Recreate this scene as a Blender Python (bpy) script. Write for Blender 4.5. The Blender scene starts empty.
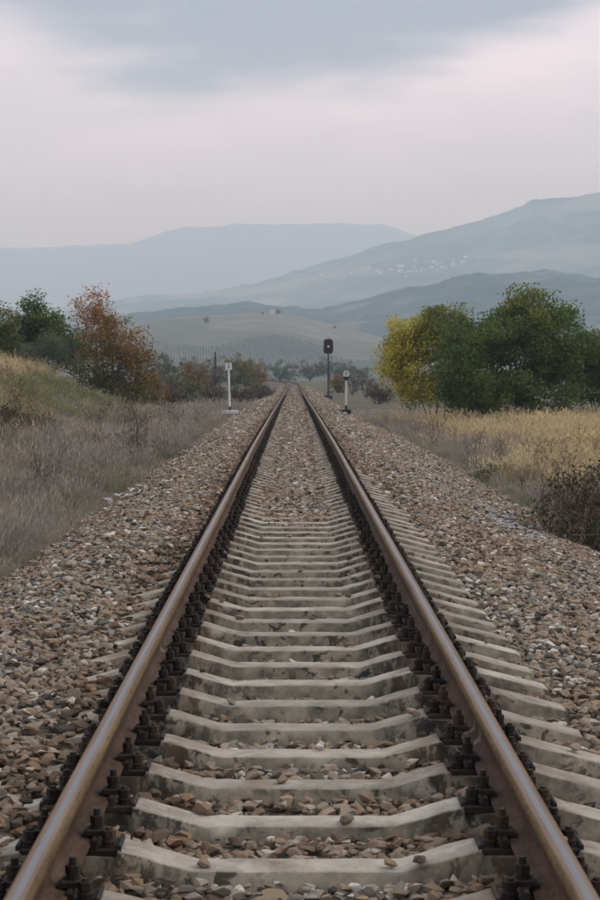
import bpy, math, random
import numpy as np

random.seed(7)
R = np.random.default_rng(7)
SC = bpy.context.scene
COL = SC.collection
rad = math.radians

# ------------------------------------------------------------------ camera
CAMX, CAMZ = -0.022, 1.575
cam_d = bpy.data.cameras.new('camera')
cam = bpy.data.objects.new('camera', cam_d)
COL.objects.link(cam)
cam.location = (CAMX, 0, CAMZ)
cam.rotation_euler = (rad(90 - 2.467), 0, rad(-0.198))
cam_d.sensor_fit = 'VERTICAL'
cam_d.sensor_height = 36
cam_d.sensor_width = 24
cam_d.lens = 75.2
cam_d.clip_start = 0.1
cam_d.clip_end = 60000
cam_d.dof.use_dof = True
cam_d.dof.focus_distance = 13.0
cam_d.dof.aperture_fstop = 14.0
SC.camera = cam

# ------------------------------------------------------------------ sky (overcast)
SUN_EL, SUN_AZ = rad(46), rad(72)          # azimuth measured from +Y towards +X
world = bpy.data.worlds.new('World')
SC.world = world
world.use_nodes = True
wn, wl = world.node_tree.nodes, world.node_tree.links
wn.clear()


def N(nodes, t, **kw):
    n = nodes.new(t)
    for k, v in kw.items():
        setattr(n, k, v)
    return n


def wmath(op, a, b=None, c=None):
    n = N(wn, 'ShaderNodeMath', operation=op)
    for i, v in enumerate((a, b, c)):
        if v is None:
            continue
        if isinstance(v, (int, float)):
            n.inputs[i].default_value = v
        else:
            wl.new(v, n.inputs[i])
    return n.outputs[0]


w_out = N(wn, 'ShaderNodeOutputWorld')
w_sky = N(wn, 'ShaderNodeTexSky', sky_type='NISHITA')
w_sky.sun_disc = False
w_sky.sun_elevation = SUN_EL
w_sky.sun_rotation = SUN_AZ
w_bg1 = N(wn, 'ShaderNodeBackground')
w_bg1.inputs['Strength'].default_value = 0.06
wl.new(w_sky.outputs[0], w_bg1.inputs['Color'])
tc = N(wn, 'ShaderNodeTexCoord')
sx = N(wn, 'ShaderNodeSeparateXYZ')
wl.new(tc.outputs['Generated'], sx.inputs[0])
zc = wmath('MAXIMUM', sx.outputs[2], 0.0)
zz = wmath('ADD', zc, 0.10)
px_ = wmath('DIVIDE', sx.outputs[0], zz)
py_ = wmath('DIVIDE', sx.outputs[1], zz)
cb = N(wn, 'ShaderNodeCombineXYZ')
wl.new(px_, cb.inputs[0])
wl.new(py_, cb.inputs[1])
n1 = N(wn, 'ShaderNodeTexNoise', noise_dimensions='3D')
n1.inputs['Scale'].default_value = 1.7
n1.inputs['Detail'].default_value = 5
n1.inputs['Roughness'].default_value = 0.52
wl.new(cb.outputs[0], n1.inputs['Vector'])
n2 = N(wn, 'ShaderNodeTexNoise', noise_dimensions='3D')
n2.inputs['Scale'].default_value = 0.42
n2.inputs['Detail'].default_value = 3
wl.new(cb.outputs[0], n2.inputs['Vector'])
n3 = N(wn, 'ShaderNodeTexNoise', noise_dimensions='3D')
n3.inputs['Scale'].default_value = 0.75
n3.inputs['Detail'].default_value = 5
n3.inputs['Roughness'].default_value = 0.58
wl.new(cb.outputs[0], n3.inputs['Vector'])
# heavy cloud sheet overhead whose ragged lower edge shows at the top of the view
ax = wmath('ABSOLUTE', wmath('ADD', sx.outputs[0], 0.012))
edge = wmath('SUBTRACT', zc, wmath('MULTIPLY', wmath('MULTIPLY', ax, ax), 1.6))
edge = wmath('ADD', edge, wmath('MULTIPLY', wmath('SUBTRACT', n1.outputs[0], 0.5), 0.10))
mr = N(wn, 'ShaderNodeMapRange', interpolation_type='SMOOTHSTEP')
mr.inputs['From Min'].default_value = 0.130
mr.inputs['From Max'].default_value = 0.172
wl.new(edge, mr.inputs['Value'])
heavy = mr.outputs[0]
mr2 = N(wn, 'ShaderNodeMapRange', interpolation_type='SMOOTHSTEP')
mr2.inputs['From Min'].default_value = 0.05
mr2.inputs['From Max'].default_value = 0.15
wl.new(zc, mr2.inputs['Value'])
bright = wmath('MULTIPLY', mr2.outputs[0], wmath('ADD', -0.6, wmath('MULTIPLY', n3.outputs[0], 2.6)))


def wmix(f, a, b):
    n = N(wn, 'ShaderNodeMix', data_type='RGBA')
    for s, v in ((0, f), (6, a), (7, b)):
        if isinstance(v, (int, float)):
            n.inputs[s].default_value = v
        elif isinstance(v, tuple):
            n.inputs[s].default_value = (*v, 1)
        else:
            wl.new(v, n.inputs[s])
    return n.outputs[2]


c0 = wmix(bright, (0.575, 0.615, 0.70), (1.06, 1.03, 1.14))
c1 = wmix(heavy, c0, (0.30, 0.345, 0.43))
# the cloud deck brightens towards the zenith, as an overcast sky does
lift = wmath('ADD', 1.0, wmath('MULTIPLY', wmath('MAXIMUM', wmath('SUBTRACT', zc, 0.25), 0.0), 1.35))
lift = wmath('MULTIPLY', lift, wmath('ADD', 0.85, wmath('MULTIPLY', n2.outputs[0], 0.3)))
w_bg2 = N(wn, 'ShaderNodeBackground')
wl.new(c1, w_bg2.inputs['Color'])
wl.new(lift, w_bg2.inputs['Strength'])
w_mix = N(wn, 'ShaderNodeMixShader')
w_mix.inputs[0].default_value = 0.94
wl.new(w_bg1.outputs[0], w_mix.inputs[1])
wl.new(w_bg2.outputs[0], w_mix.inputs[2])
wl.new(w_mix.outputs[0], w_out.inputs['Surface'])

# ------------------------------------------------------------------ sun behind cloud
sun_d = bpy.data.lights.new('sun', 'SUN')
sun_d.energy = 1.3
sun_d.angle = rad(30)
sun_d.color = (1.0, 0.96, 0.9)
sun = bpy.data.objects.new('sun', sun_d)
COL.objects.link(sun)
sun.rotation_euler = (rad(90) - SUN_EL, 0, -SUN_AZ + math.pi)
sun.location = (30, 20, 60)

vs = SC.view_settings
vs.view_transform = 'Standard'
vs.look = 'None'
vs.exposure = 0.22
vs.gamma = 1.0
vs.use_curve_mapping = False
SC.cycles.use_denoising = True
SC.cycles.use_adaptive_sampling = True
SC.cycles.adaptive_threshold = 0.025
SC.cycles.max_bounces = 5
SC.cycles.diffuse_bounces = 2
SC.cycles.volume_bounces = 1
SC.cycles.sample_clamp_indirect = 4


# ------------------------------------------------------------------ helpers
def tag(o, label=None, cat=None, group=None, kind=None):
    for k, v in (('label', label), ('category', cat), ('group', group), ('kind', kind)):
        if v:
            o[k] = v
    return o


def empty(name, loc=(0, 0, 0), rz=0.0):
    o = bpy.data.objects.new(name, None)
    o.location = loc
    o.rotation_euler = (0, 0, rz)
    o.empty_display_size = 0.2
    COL.objects.link(o)
    return o


def mesh_np(name, V, faces, smooth=False):
    """faces: (n,3) or (n,4) int array, or a list of such arrays / ragged lists"""
    me = bpy.data.meshes.new(name)
    V = np.asarray(V, dtype=np.float32)
    if isinstance(faces, np.ndarray):
        faces = [faces]
    if faces and not isinstance(faces[0], np.ndarray):
        me.from_pydata(V.tolist(), [], faces)
    else:
        nl = sum(f.size for f in faces)
        nf = sum(len(f) for f in faces)
        me.vertices.add(len(V))
        me.vertices.foreach_set('co', V.ravel())
        me.loops.add(nl)
        me.loops.foreach_set('vertex_index', np.concatenate([f.ravel() for f in faces]).astype(np.int32))
        me.polygons.add(nf)
        sizes = np.concatenate([np.full(len(f), f.shape[1]) for f in faces])
        starts = np.concatenate([[0], np.cumsum(sizes)[:-1]]).astype(np.int32)
        me.polygons.foreach_set('loop_start', starts)
        me.update(calc_edges=True)
    if smooth:
        me.polygons.foreach_set('use_smooth', np.ones(len(me.polygons), dtype=bool))
    me.validate()
    return me


def obj(name, me, mat=None, parent=None, loc=(0, 0, 0)):
    o = bpy.data.objects.new(name, me)
    if mat is not None and len(me.materials) == 0:
        for m in (mat if isinstance(mat, (list, tuple)) else [mat]):
            me.materials.append(m)
    o.location = loc
    COL.objects.link(o)
    if parent is not None:
        o.parent = parent
    return o


def fattr(me, name, arr):
    a = me.attributes.new(name, 'FLOAT', 'POINT')
    a.data.foreach_set('value', np.asarray(arr, dtype=np.float32))


class MB:
    def __init__(s):
        s.v, s.f, s.m = [], [], []

    def add(s, V, F, mi=0):
        o = len(s.v)
        s.v += [tuple(map(float, p)) for p in V]
        s.f += [tuple(i + o for i in f) for f in F]
        s.m += [mi] * len(F)

    def box(s, x0, x1, y0, y1, z0, z1, mi=0, ch=0.0):
        if ch:
            V, F = [], []
            for z, c in ((z0, 0), (z1 - ch, 0), (z1, ch)):
                V += [(x0 + c, y0 + c, z), (x1 - c, y0 + c, z), (x1 - c, y1 - c, z), (x0 + c, y1 - c, z)]
            for k in (0, 4):
                for i in range(4):
                    j = (i + 1) % 4
                    F.append((k + i, k + j, k + 4 + j, k + 4 + i))
            F += [(8, 9, 10, 11), (3, 2, 1, 0)]
            s.add(V, F, mi)
        else:
            V = [(x, y, z) for z in (z0, z1) for x, y in ((x0, y0), (x1, y0), (x1, y1), (x0, y1))]
            s.add(V, [(3, 2, 1, 0), (4, 5, 6, 7), (0, 1, 5, 4), (1, 2, 6, 5), (2, 3, 7, 6), (3, 0, 4, 7)], mi)

    def cyl(s, c, r0, z0, z1, n=8, r1=None, mi=0, ph=0.0):
        r1 = r0 if r1 is None else r1
        V = []
        for z, r in ((z0, r0), (z1, r1)):
            V += [(c[0] + r * math.cos(ph + 2 * math.pi * i / n), c[1] + r * math.sin(ph + 2 * math.pi * i / n), z) for i in range(n)]
        F = [(i, (i + 1) % n, n + (i + 1) % n, n + i) for i in range(n)]
        F += [tuple(range(n, 2 * n)), tuple(reversed(range(n)))]
        s.add(V, F, mi)

    def mesh(s, name, mats=()):
        me = bpy.data.meshes.new(name)
        me.from_pydata(s.v, [], s.f)
        for m in mats:
            me.materials.append(m)
        me.polygons.foreach_set('material_index', np.array(s.m, dtype=np.int32))
        me.update()
        return me


def copy(o, parent=None):
    c = o.copy()
    COL.objects.link(c)
    c.parent = parent
    return c


def hash2(ix, iy, s):
    h = (ix.astype(np.int64) * 374761393 + iy.astype(np.int64) * 668265263 + s * 1274126177) & 0xFFFFFFFF
    h = ((h ^ (h >> 13)) * 1274126177) & 0xFFFFFFFF
    return ((h ^ (h >> 16)) & 0xFFFFFF) / float(0xFFFFFF)


def vnoise(x, y, s=0):
    x = np.asarray(x, float)
    y = np.asarray(y, float)
    ix, iy = np.floor(x).astype(np.int64), np.floor(y).astype(np.int64)
    fx, fy = x - ix, y - iy
    fx, fy = fx * fx * (3 - 2 * fx), fy * fy * (3 - 2 * fy)
    a, b = hash2(ix, iy, s), hash2(ix + 1, iy, s)
    c, d = hash2(ix, iy + 1, s), hash2(ix + 1, iy + 1, s)
    return (a + (b - a) * fx) * (1 - fy) + (c + (d - c) * fx) * fy


def fbm(x, y, s=0, o=4):
    t, a, n = 0, 0.5, 0
    for k in range(o):
        t = t + a * vnoise(np.asarray(x) * 2 ** k, np.asarray(y) * 2 ** k, s + k)
        n += a
        a *= 0.5
    return t / n


def sstep(a, b, x):
    t = np.clip((np.asarray(x, float) - a) / (b - a), 0, 1)
    return t * t * (3 - 2 * t)


# ------------------------------------------------------------------ materials
def material(name, rough=0.9, spec=0.2):
    m = bpy.data.materials.new(name)
    m.use_nodes = True
    nt = m.node_tree
    b = nt.nodes['Principled BSDF']
    b.inputs['Roughness'].default_value = rough
    b.inputs['Specular IOR Level'].default_value = spec
    return m, nt, b


class G:
    """small node-graph helper"""
    def __init__(s, nt):
        s.nt = nt

    def n(s, t, **kw):
        return N(s.nt.nodes, t, **kw)

    def put(s, sock, v):
        if v is None:
            return
        if isinstance(v, (int, float)):
            sock.default_value = v
        elif isinstance(v, tuple):
            sock.default_value = (*v, 1) if len(v) == 3 and sock.type == 'RGBA' else v
        else:
            s.nt.links.new(v, sock)

    def math(s, op, a, b=None, clamp=False):
        n = s.n('ShaderNodeMath', operation=op)
        n.use_clamp = clamp
        s.put(n.inputs[0], a)
        s.put(n.inputs[1], b)
        return n.outputs[0]

    def noise(s, scale, detail=4, rough=0.55, vec=None, dist=0.0):
        n = s.n('ShaderNodeTexNoise')
        n.inputs['Scale'].default_value = scale
        n.inputs['Detail'].default_value = detail
        n.inputs['Roughness'].default_value = rough
        n.inputs['Distortion'].default_value = dist
        s.put(n.inputs['Vector'], vec)
        return n.outputs[0]

    def ramp(s, f, stops, interp='LINEAR'):
        n = s.n('ShaderNodeValToRGB')
        cr = n.color_ramp
        cr.interpolation = interp
        while len(cr.elements) < len(stops):
            cr.elements.new(0.5)
        for e, (p, c) in zip(cr.elements, stops):
            e.position = p
            e.color = (*c, 1) if len(c) == 3 else c
        s.put(n.inputs[0], f)
        return n.outputs[0]

    def rng(s, v, a, b, c=0.0, d=1.0):
        n = s.n('ShaderNodeMapRange', interpolation_type='SMOOTHSTEP')
        for i, x in enumerate((v, a, b, c, d)):
            s.put(n.inputs[i], x)
        return n.outputs[0]

    def mix(s, f, a, b, blend='MIX'):
        n = s.n('ShaderNodeMix', data_type='RGBA', blend_type=blend)
        s.put(n.inputs[0], f)
        s.put(n.inputs[6], a)
        s.put(n.inputs[7], b)
        return n.outputs[2]

    def attr(s, name):
        n = s.n('ShaderNodeAttribute')
        n.attribute_name = name
        return n.outputs['Fac']

    def objco(s):
        return s.n('ShaderNodeTexCoord').outputs['Object']

    def pos(s):
        return s.n('ShaderNodeNewGeometry').outputs['Position']

    def scale(s, v, sc):
        n = s.n('ShaderNodeVectorMath', operation='MULTIPLY')
        s.put(n.inputs[0], v)
        n.inputs[1].default_value = sc
        return n.outputs[0]

    def bump(s, b, h, strength=0.5, dist=0.01):
        n = s.n('ShaderNodeBump')
        n.inputs['Strength'].default_value = strength
        n.inputs['Distance'].default_value = dist
        s.put(n.inputs['Height'], h)
        s.nt.links.new(n.outputs[0], b.inputs['Normal'])


def plain(name, c, rough=0.7, metal=0.0, vary=0.25, scale=8, spec=0.3):
    m, nt, b = material(name, rough, spec)
    g = G(nt)
    f = g.noise(scale, 4, vec=g.objco())
    lo = tuple(x * (1 - vary) for x in c)
    hi = tuple(min(1, x * (1 + vary)) for x in c)
    g.put(b.inputs['Base Color'], g.ramp(f, [(0.3, lo), (0.7, hi)]))
    b.inputs['Metallic'].default_value = metal
    return m


def mat_stone():
    m, nt, b = material('ballast_stone', 0.88, 0.25)
    g = G(nt)
    oi = g.n('ShaderNodeObjectInfo')
    r = oi.outputs['Random']
    loc = oi.outputs['Location']
    # rusty-tan, brown, slate, grey and a few pale stones, in patches
    tan = g.ramp(r, [(0.0, (0.080, 0.063, 0.048)), (0.18, (0.217, 0.154, 0.101)), (0.38, (0.355, 0.245, 0.154)),
                     (0.55, (0.166, 0.133, 0.102)), (0.7, (0.402, 0.314, 0.220)), (0.88, (0.278, 0.229, 0.173)), (0.992, (0.638, 0.559, 0.451))])
    gry = g.ramp(r, [(0.0, (0.064, 0.057, 0.048)), (0.25, (0.183, 0.164, 0.135)), (0.5, (0.348, 0.252, 0.155)),
                     (0.7, (0.265, 0.244, 0.207)), (0.88, (0.369, 0.333, 0.278)), (0.992, (0.682, 0.650, 0.586))])
    patch = g.rng(g.noise(0.8, 4, vec=loc), 0.38, 0.58)
    col = g.mix(patch, tan, gry)
    nz = g.noise(30, 4, vec=g.objco())
    col = g.mix(1.0, col, g.ramp(nz, [(0.3, (0.72, 0.70, 0.67)), (0.7, (1.18, 1.17, 1.15))]), 'MULTIPLY')
    # brown iron dust lies on the stones next to the rails
    sx_ = g.n('ShaderNodeSeparateXYZ')
    g.put(sx_.inputs[0], loc)
    nr = g.math('ABSOLUTE', g.math('SUBTRACT', g.math('ABSOLUTE', sx_.outputs[0]), 0.75))
    col = g.mix(g.math('MULTIPLY', g.rng(nr, 0.62, 0.12), 0.62), col, g.mix(1.0, col, (0.62, 0.46, 0.34), 'MULTIPLY'))
    g.put(b.inputs['Base Color'], col)
    g.bump(b, g.noise(60, 3, vec=g.objco()), 0.5, 0.006)
    return m


def mat_ballast():
    m, nt, b = material('ballast_fines', 0.95, 0.1)
    g = G(nt)
    p = g.pos()
    v = g.n('ShaderNodeTexVoronoi')
    v.inputs['Scale'].default_value = 17
    g.put(v.inputs['Vector'], p)
    bw = g.n('ShaderNodeSeparateColor')
    g.put(bw.inputs[0], v.outputs['Color'])
    col = g.ramp(bw.outputs[0], [(0.0, (0.075, 0.06, 0.045)), (0.35, (0.15, 0.115, 0.08)), (0.6, (0.11, 0.10, 0.09)),
                                 (0.85, (0.22, 0.18, 0.13)), (1.0, (0.30, 0.27, 0.23))])
    col = g.mix(g.rng(g.noise(1.1, 3, vec=p), 0.35, 0.7), col, g.mix(1.0, col, (0.75, 0.78, 0.82), 'MULTIPLY'))
    g.put(b.inputs['Base Color'], col)
    h = g.math('SUBTRACT', 1.0, v.outputs['Distance'])
    g.bump(b, h, 0.9, 0.04)
    return m


def mat_concrete():
    m, nt, b = material('sleeper_concrete', 0.92, 0.15)
    g = G(nt)
    p = g.objco()
    oi = g.n('ShaderNodeObjectInfo')
    av = g.n('ShaderNodeVectorMath', operation='ADD')
    g.put(av.inputs[0], p)
    sv = g.n('ShaderNodeVectorMath', operation='SCALE')
    sv.inputs[0].default_value = (37, 11, 5)
    g.put(sv.inputs['Scale'], oi.outputs['Random'])
    g.put(av.inputs[1], sv.outputs[0])
    p = av.outputs[0]
    base = g.ramp(g.noise(7, 5, vec=p), [(0.3, (0.272, 0.242, 0.195)), (0.52, (0.365, 0.331, 0.272)), (0.75, (0.445, 0.408, 0.345))])
    base = g.mix(1.0, base, g.ramp(oi.outputs['Random'], [(0, (0.76, 0.75, 0.74)), (0.5, (1.0, 0.98, 0.96)), (1, (1.10, 1.10, 1.09))]), 'MULTIPLY')
    dust = g.rng(g.noise(2.3, 6, 0.68, vec=p, dist=0.8), 0.46, 0.66)
    base = g.mix(g.math('MULTIPLY', dust, 0.55), base, (0.20, 0.155, 0.105))
    # side faces are mixed to a darker, browner mottle, with black oil marks
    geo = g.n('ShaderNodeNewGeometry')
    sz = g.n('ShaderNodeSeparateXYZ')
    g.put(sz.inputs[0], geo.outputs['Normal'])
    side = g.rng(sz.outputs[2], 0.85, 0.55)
    side_tone = g.ramp(g.noise(9, 6, 0.62, vec=p), [(0.34, (0.115, 0.101, 0.077)), (0.52, (0.229, 0.200, 0.146)), (0.72, (0.364, 0.310, 0.218))])
    base = g.mix(side, base, side_tone)
    blot = g.rng(g.noise(13, 5, 0.65, vec=p, dist=0.6), 0.53, 0.60)
    pool = g.rng(g.noise(3.1, 2, vec=p), 0.40, 0.56)
    spot = g.math('MULTIPLY', blot, pool)
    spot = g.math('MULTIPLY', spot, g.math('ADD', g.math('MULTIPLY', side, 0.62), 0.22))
    base = g.mix(spot, base, (0.022, 0.020, 0.018))
    so = g.n('ShaderNodeSeparateXYZ')
    g.put(so.inputs[0], g.objco())
    ax_ = g.math('ABSOLUTE', so.outputs[0])
    seat = g.math('MULTIPLY', g.rng(ax_, 0.30, 0.52), g.rng(ax_, 0.99, 0.86))
    oil = g.rng(g.noise(10, 6, 0.7, vec=g.scale(p, (1.6, 1.6, 0.7)), dist=0.4), 0.44, 0.56)
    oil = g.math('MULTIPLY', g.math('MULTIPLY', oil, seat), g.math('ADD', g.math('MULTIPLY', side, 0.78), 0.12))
    base = g.mix(oil, base, (0.026, 0.023, 0.020))
    wash = g.math('MULTIPLY', g.rng(g.noise(6, 5, 0.65, vec=p), 0.40, 0.62), g.math('MULTIPLY', g.rng(ax_, 0.42, 0.58), g.rng(ax_, 1.08, 0.93)))
    base = g.mix(g.math('MULTIPLY', wash, 0.6), base, (0.135, 0.088, 0.052))
    sp2 = g.rng(g.noise(48, 3, 0.6, vec=p), 0.67, 0.72)
    base = g.mix(g.math('MULTIPLY', sp2, 0.6), base, (0.05, 0.045, 0.04))
    g.put(b.inputs['Base Color'], base)
    g.bump(b, g.noise(55, 5, 0.6, vec=p), 0.45, 0.006)
    return m


def mat_rail():
    m, nt, b = material('rail_steel', 0.7, 0.2)
    g = G(nt)
    p = g.pos()
    lat, hgt = g.attr('lat'), g.attr('hgt')
    st = g.scale(p, (40, 1.2, 40))
    rust = g.ramp(g.noise(1.0, 6, 0.6, vec=g.scale(p, (9, 3, 9))), [(0.3, (0.036, 0.022, 0.013)), (0.5, (0.064, 0.039, 0.024)), (0.72, (0.098, 0.060, 0.036))])
    tanh_ = g.ramp(g.noise(1.0, 4, vec=st), [(0.3, (0.085, 0.054, 0.024)), (0.7, (0.150, 0.10, 0.046))])
    head = g.rng(hgt, 0.118, 0.132)
    col = g.mix(head, rust, tanh_)
    fine = g.noise(1.0, 6, 0.72, vec=g.scale(p, (55, 16, 55)))
    col = g.mix(1.0, col, g.ramp(fine, [(0.32, (0.55, 0.5, 0.46)), (0.5, (1.0, 1.0, 1.0)), (0.68, (1.5, 1.38, 1.22))]), 'MULTIPLY')
    wob = g.math('MULTIPLY', g.math('SUBTRACT', g.noise(1.0, 3, vec=g.scale(p, (3, 0.7, 1))), 0.5), 0.010)
    off = g.math('ABSOLUTE', g.math('ADD', lat, wob))
    edge = g.rng(off, 0.029, 0.019)
    core = g.rng(off, 0.014, 0.004)
    top = g.math('MULTIPLY', g.rng(hgt, 0.1595, 0.1625), edge)
    mauve = g.ramp(g.noise(1.0, 4, vec=st), [(0.3, (0.155, 0.108, 0.078)), (0.7, (0.22, 0.165, 0.128))])
    col = g.mix(top, col, mauve)
    core = g.math('MULTIPLY', top, core)
    col = g.mix(core, col, (0.27, 0.265, 0.265))
    g.put(b.inputs['Base Color'], col)
    g.put(b.inputs['Metallic'], g.math('MULTIPLY', core, 0.85))
    g.put(b.inputs['Roughness'], g.math('SUBTRACT', 0.78, g.math('MULTIPLY', core, 0.36)))
    fl = g.noise(1.0, 6, 0.7, vec=g.scale(p, (70, 28, 70)))
    g.bump(b, g.math('MULTIPLY', fl, g.math('SUBTRACT', 1.0, top)), 0.8, 0.004)
    return m


def mat_rust():
    m, nt, b = material('oily_rusted_iron', 0.75, 0.35)
    g = G(nt)
    p = g.objco()
    c = g.ramp(g.noise(28, 5, vec=p), [(0.3, (0.014, 0.010, 0.0075)), (0.55, (0.030, 0.021, 0.014)), (0.8, (0.062, 0.039, 0.024))])
    oi = g.n('ShaderNodeObjectInfo')
    c = g.mix(1.0, c, g.ramp(oi.outputs['Random'], [(0, (0.55, 0.52, 0.5)), (0.6, (1.0, 0.95, 0.9)), (1, (1.9, 1.6, 1.35))]), 'MULTIPLY')
    g.put(b.inputs['Base Color'], c)
    g.bump(b, g.noise(120, 3, vec=p), 0.3, 0.002)
    return m


def mat_blades(name, lo, mid, hi, transl=0.25):
    m, nt, b = material(name, 0.85, 0.15)
    g = G(nt)
    oi = g.n('ShaderNodeObjectInfo')
    t = g.math('ADD', g.math('MULTIPLY', g.attr('tint'), 0.6), g.math('MULTIPLY', oi.outputs['Random'], 0.4))
    c = g.ramp(t, [(0.15, lo), (0.5, mid), (0.85, hi)])
    pn = g.noise(0.55, 4, 0.6, vec=oi.outputs['Location'])
    c = g.mix(1.0, c, g.ramp(pn, [(0.33, (0.52, 0.50, 0.47)), (0.5, (0.92, 0.92, 0.90)), (0.66, (1.3, 1.27, 1.2))]), 'MULTIPLY')
    g.put(b.inputs['Base Color'], c)
    tr = g.n('ShaderNodeBsdfTranslucent')
    g.put(tr.inputs[0], c)
    mx = g.n('ShaderNodeMixShader')
    mx.inputs[0].default_value = transl
    nt.links.new(b.outputs[0], mx.inputs[1])
    nt.links.new(tr.outputs[0], mx.inputs[2])
    nt.links.new(mx.outputs[0], nt.nodes['Material Output'].inputs[0])
    return m


def mat_leaf(name, stops, transl=0.3, spec=0.3):
    m, nt, b = material(name, 0.6, spec)
    g = G(nt)
    c = g.ramp(g.attr('tint'), stops)
    g.put(b.inputs['Base Color'], c)
    tr = g.n('ShaderNodeBsdfTranslucent')
    g.put(tr.inputs[0], c)
    mx = g.n('ShaderNodeMixShader')
    mx.inputs[0].default_value = transl
    nt.links.new(b.outputs[0], mx.inputs[1])
    nt.links.new(tr.outputs[0], mx.inputs[2])
    nt.links.new(mx.outputs[0], nt.nodes['Material Output'].inputs[0])
    return m


def mat_ground():
    m, nt, b = material('dry_ground', 0.95, 0.1)
    g = G(nt)
    p = g.pos()
    a = g.ramp(g.noise(0.9, 6, 0.62, vec=p), [(0.32, (0.085, 0.075, 0.055)), (0.5, (0.135, 0.115, 0.085)), (0.68, (0.17, 0.14, 0.10))])
    gr = g.ramp(g.noise(6, 4, vec=p), [(0.3, (0.06, 0.07, 0.038)), (0.7, (0.12, 0.12, 0.065))])
    c = g.mix(g.rng(g.noise(0.16, 4, vec=p), 0.47, 0.62), a, gr)
    g.put(b.inputs['Base Color'], c)
    g.bump(b, g.noise(14, 6, 0.65, vec=p), 0.8, 0.08)
    return m


def mat_hill(name, dark, mid, light, scale, field=None, amt=(0.5, 0.6)):
    m, nt, b = material(name, 0.95, 0.05)
    g = G(nt)
    p = g.pos()
    a = g.ramp(g.noise(scale * 6, 6, 0.65, vec=p), [(0.33, dark), (0.52, mid), (0.7, light)])
    if field:
        v = g.n('ShaderNodeTexVoronoi')
        v.inputs['Scale'].default_value = scale * 3
        g.put(v.inputs['Vector'], p)
        sc = g.n('ShaderNodeSeparateColor')
        g.put(sc.inputs[0], v.outputs['Color'])
        fc = g.ramp(sc.outputs[0], [(0.0, field[0]), (0.5, field[1]), (1.0, field[2])], 'CONSTANT')
        a = g.mix(g.rng(g.noise(scale, 3, vec=p), *amt), a, fc)
    g.put(b.inputs['Base Color'], a)
    g.bump(b, g.noise(scale * 25, 5, 0.7, vec=p), 1.0, 0.6 / scale * 0.02)
    return m


M = dict(
    stone=mat_stone(), ballast=mat_ballast(), concrete=mat_concrete(), rail=mat_rail(), rust=mat_rust(), ground=mat_ground(),
    weld=plain('ground_weld', (0.12, 0.092, 0.07), 0.6, 0.3, 0.3, 40),
    bark=plain('bark', (0.06, 0.048, 0.038), 0.95, 0, 0.35, 20),
    greybark=plain('grey_bark', (0.11, 0.095, 0.085), 0.95, 0, 0.3, 20),
    white=plain('white_paint', (0.72, 0.72, 0.70), 0.6, 0, 0.10, 6),
    black=plain('black_paint', (0.02, 0.021, 0.022), 0.55, 0, 0.3, 6),
    darkgreen=plain('dark_green_paint', (0.02, 0.04, 0.032), 0.55, 0, 0.3, 6),
    whiteconc=plain('whitewashed_concrete', (0.60, 0.59, 0.57), 0.9, 0, 0.15, 8),
    mast=plain('grey_painted_mast', (0.05, 0.052, 0.055), 0.6, 0.2, 0.3, 6),
    housewall=plain('house_wall', (0.60, 0.585, 0.56), 0.9, 0, 0.1, 0.2),
    houseroof=plain('house_roof', (0.36, 0.29, 0.25), 0.9, 0, 0.2, 0.2),
)

EYE = 1880.0


def fx(px, d):           # sideways place of something seen at column px of the photograph, d metres down the line
    return CAMX + (px - 293.5) / EYE * d


def fz(py, d):
    return CAMZ + (369.0 - py) / EYE * d


# ------------------------------------------------------------------ land form
def track_z(y):
    return np.interp(y, [-50, 35, 60, 83, 135, 200, 300, 450], [0, 0, -0.09, -0.20, -0.46, -0.55, -0.58, -0.58])


def track_x(y):
    t = np.maximum(np.asarray(y, float) - 228, 0)
    return -3.5e-6 * t ** 3


def ballast_edge(y):
    wl_ = 2.55 + 0.35 * (fbm(y * 0.25, y * 0 + 3, 5) - 0.5) * 2 + 0.3 * sstep(40, 80, y)
    wr_ = 3.65 + 0.40 * (fbm(y * 0.25, y * 0 + 9, 6) - 0.5) * 2 - 0.8 * sstep(60, 90, y)
    return wl_, wr_


def ballast_z(x, y):
    """top of the stone bed, relative to the sleeper seats = 0 at the near end"""
    u = x - track_x(y)
    zt = track_z(y)
    full = sstep(17.6, 21.6, y + 2.6 * (fbm(x * 1.3, y * 0.9, 61, 3) - 0.5))                       # farther out the stones bury the middle of the sleepers
    mid = -0.100 - 0.034 * sstep(7.4, 9.5, y) + 0.068 * full
    z_mid = mid + (sstep(0.35, 0.62, np.abs(u)) * 0.03)
    wl_, wr_ = ballast_edge(y)
    # right shoulder: sleeper ends stand clear, then falls away
    zr = np.interp(u, [0.9, 1.25, 1.45, 2.2, 3.65, 6], [-0.115, -0.125, -0.115, -0.26, -0.74, -1.5])
    rise = sstep(13, 24, y) * 0.05 + sstep(24, 34, y) * 0.05 * sstep(2.6, 1.4, u)
    zr = zr + rise
    zl = np.interp(-u, [0.9, 0.98, 1.08, 1.5, 1.8, 2.6, 5], [-0.03, 0.012, 0.02, 0.0, -0.05, -0.34, -1.3])
    zl = zl - 0.055 * sstep(8.6, 10.0, y) * sstep(17, 13, y) * sstep(1.6, 1.2, -u)
    z = np.where(u > 0.9, zr, np.where(u < -0.9, zl, z_mid))
    z = z + 0.05 * (fbm(x * 1.1, y * 1.1, 21, 3) - 0.5) * sstep(1.2, 1.8, np.abs(u)) * 2
    return z + zt


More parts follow.
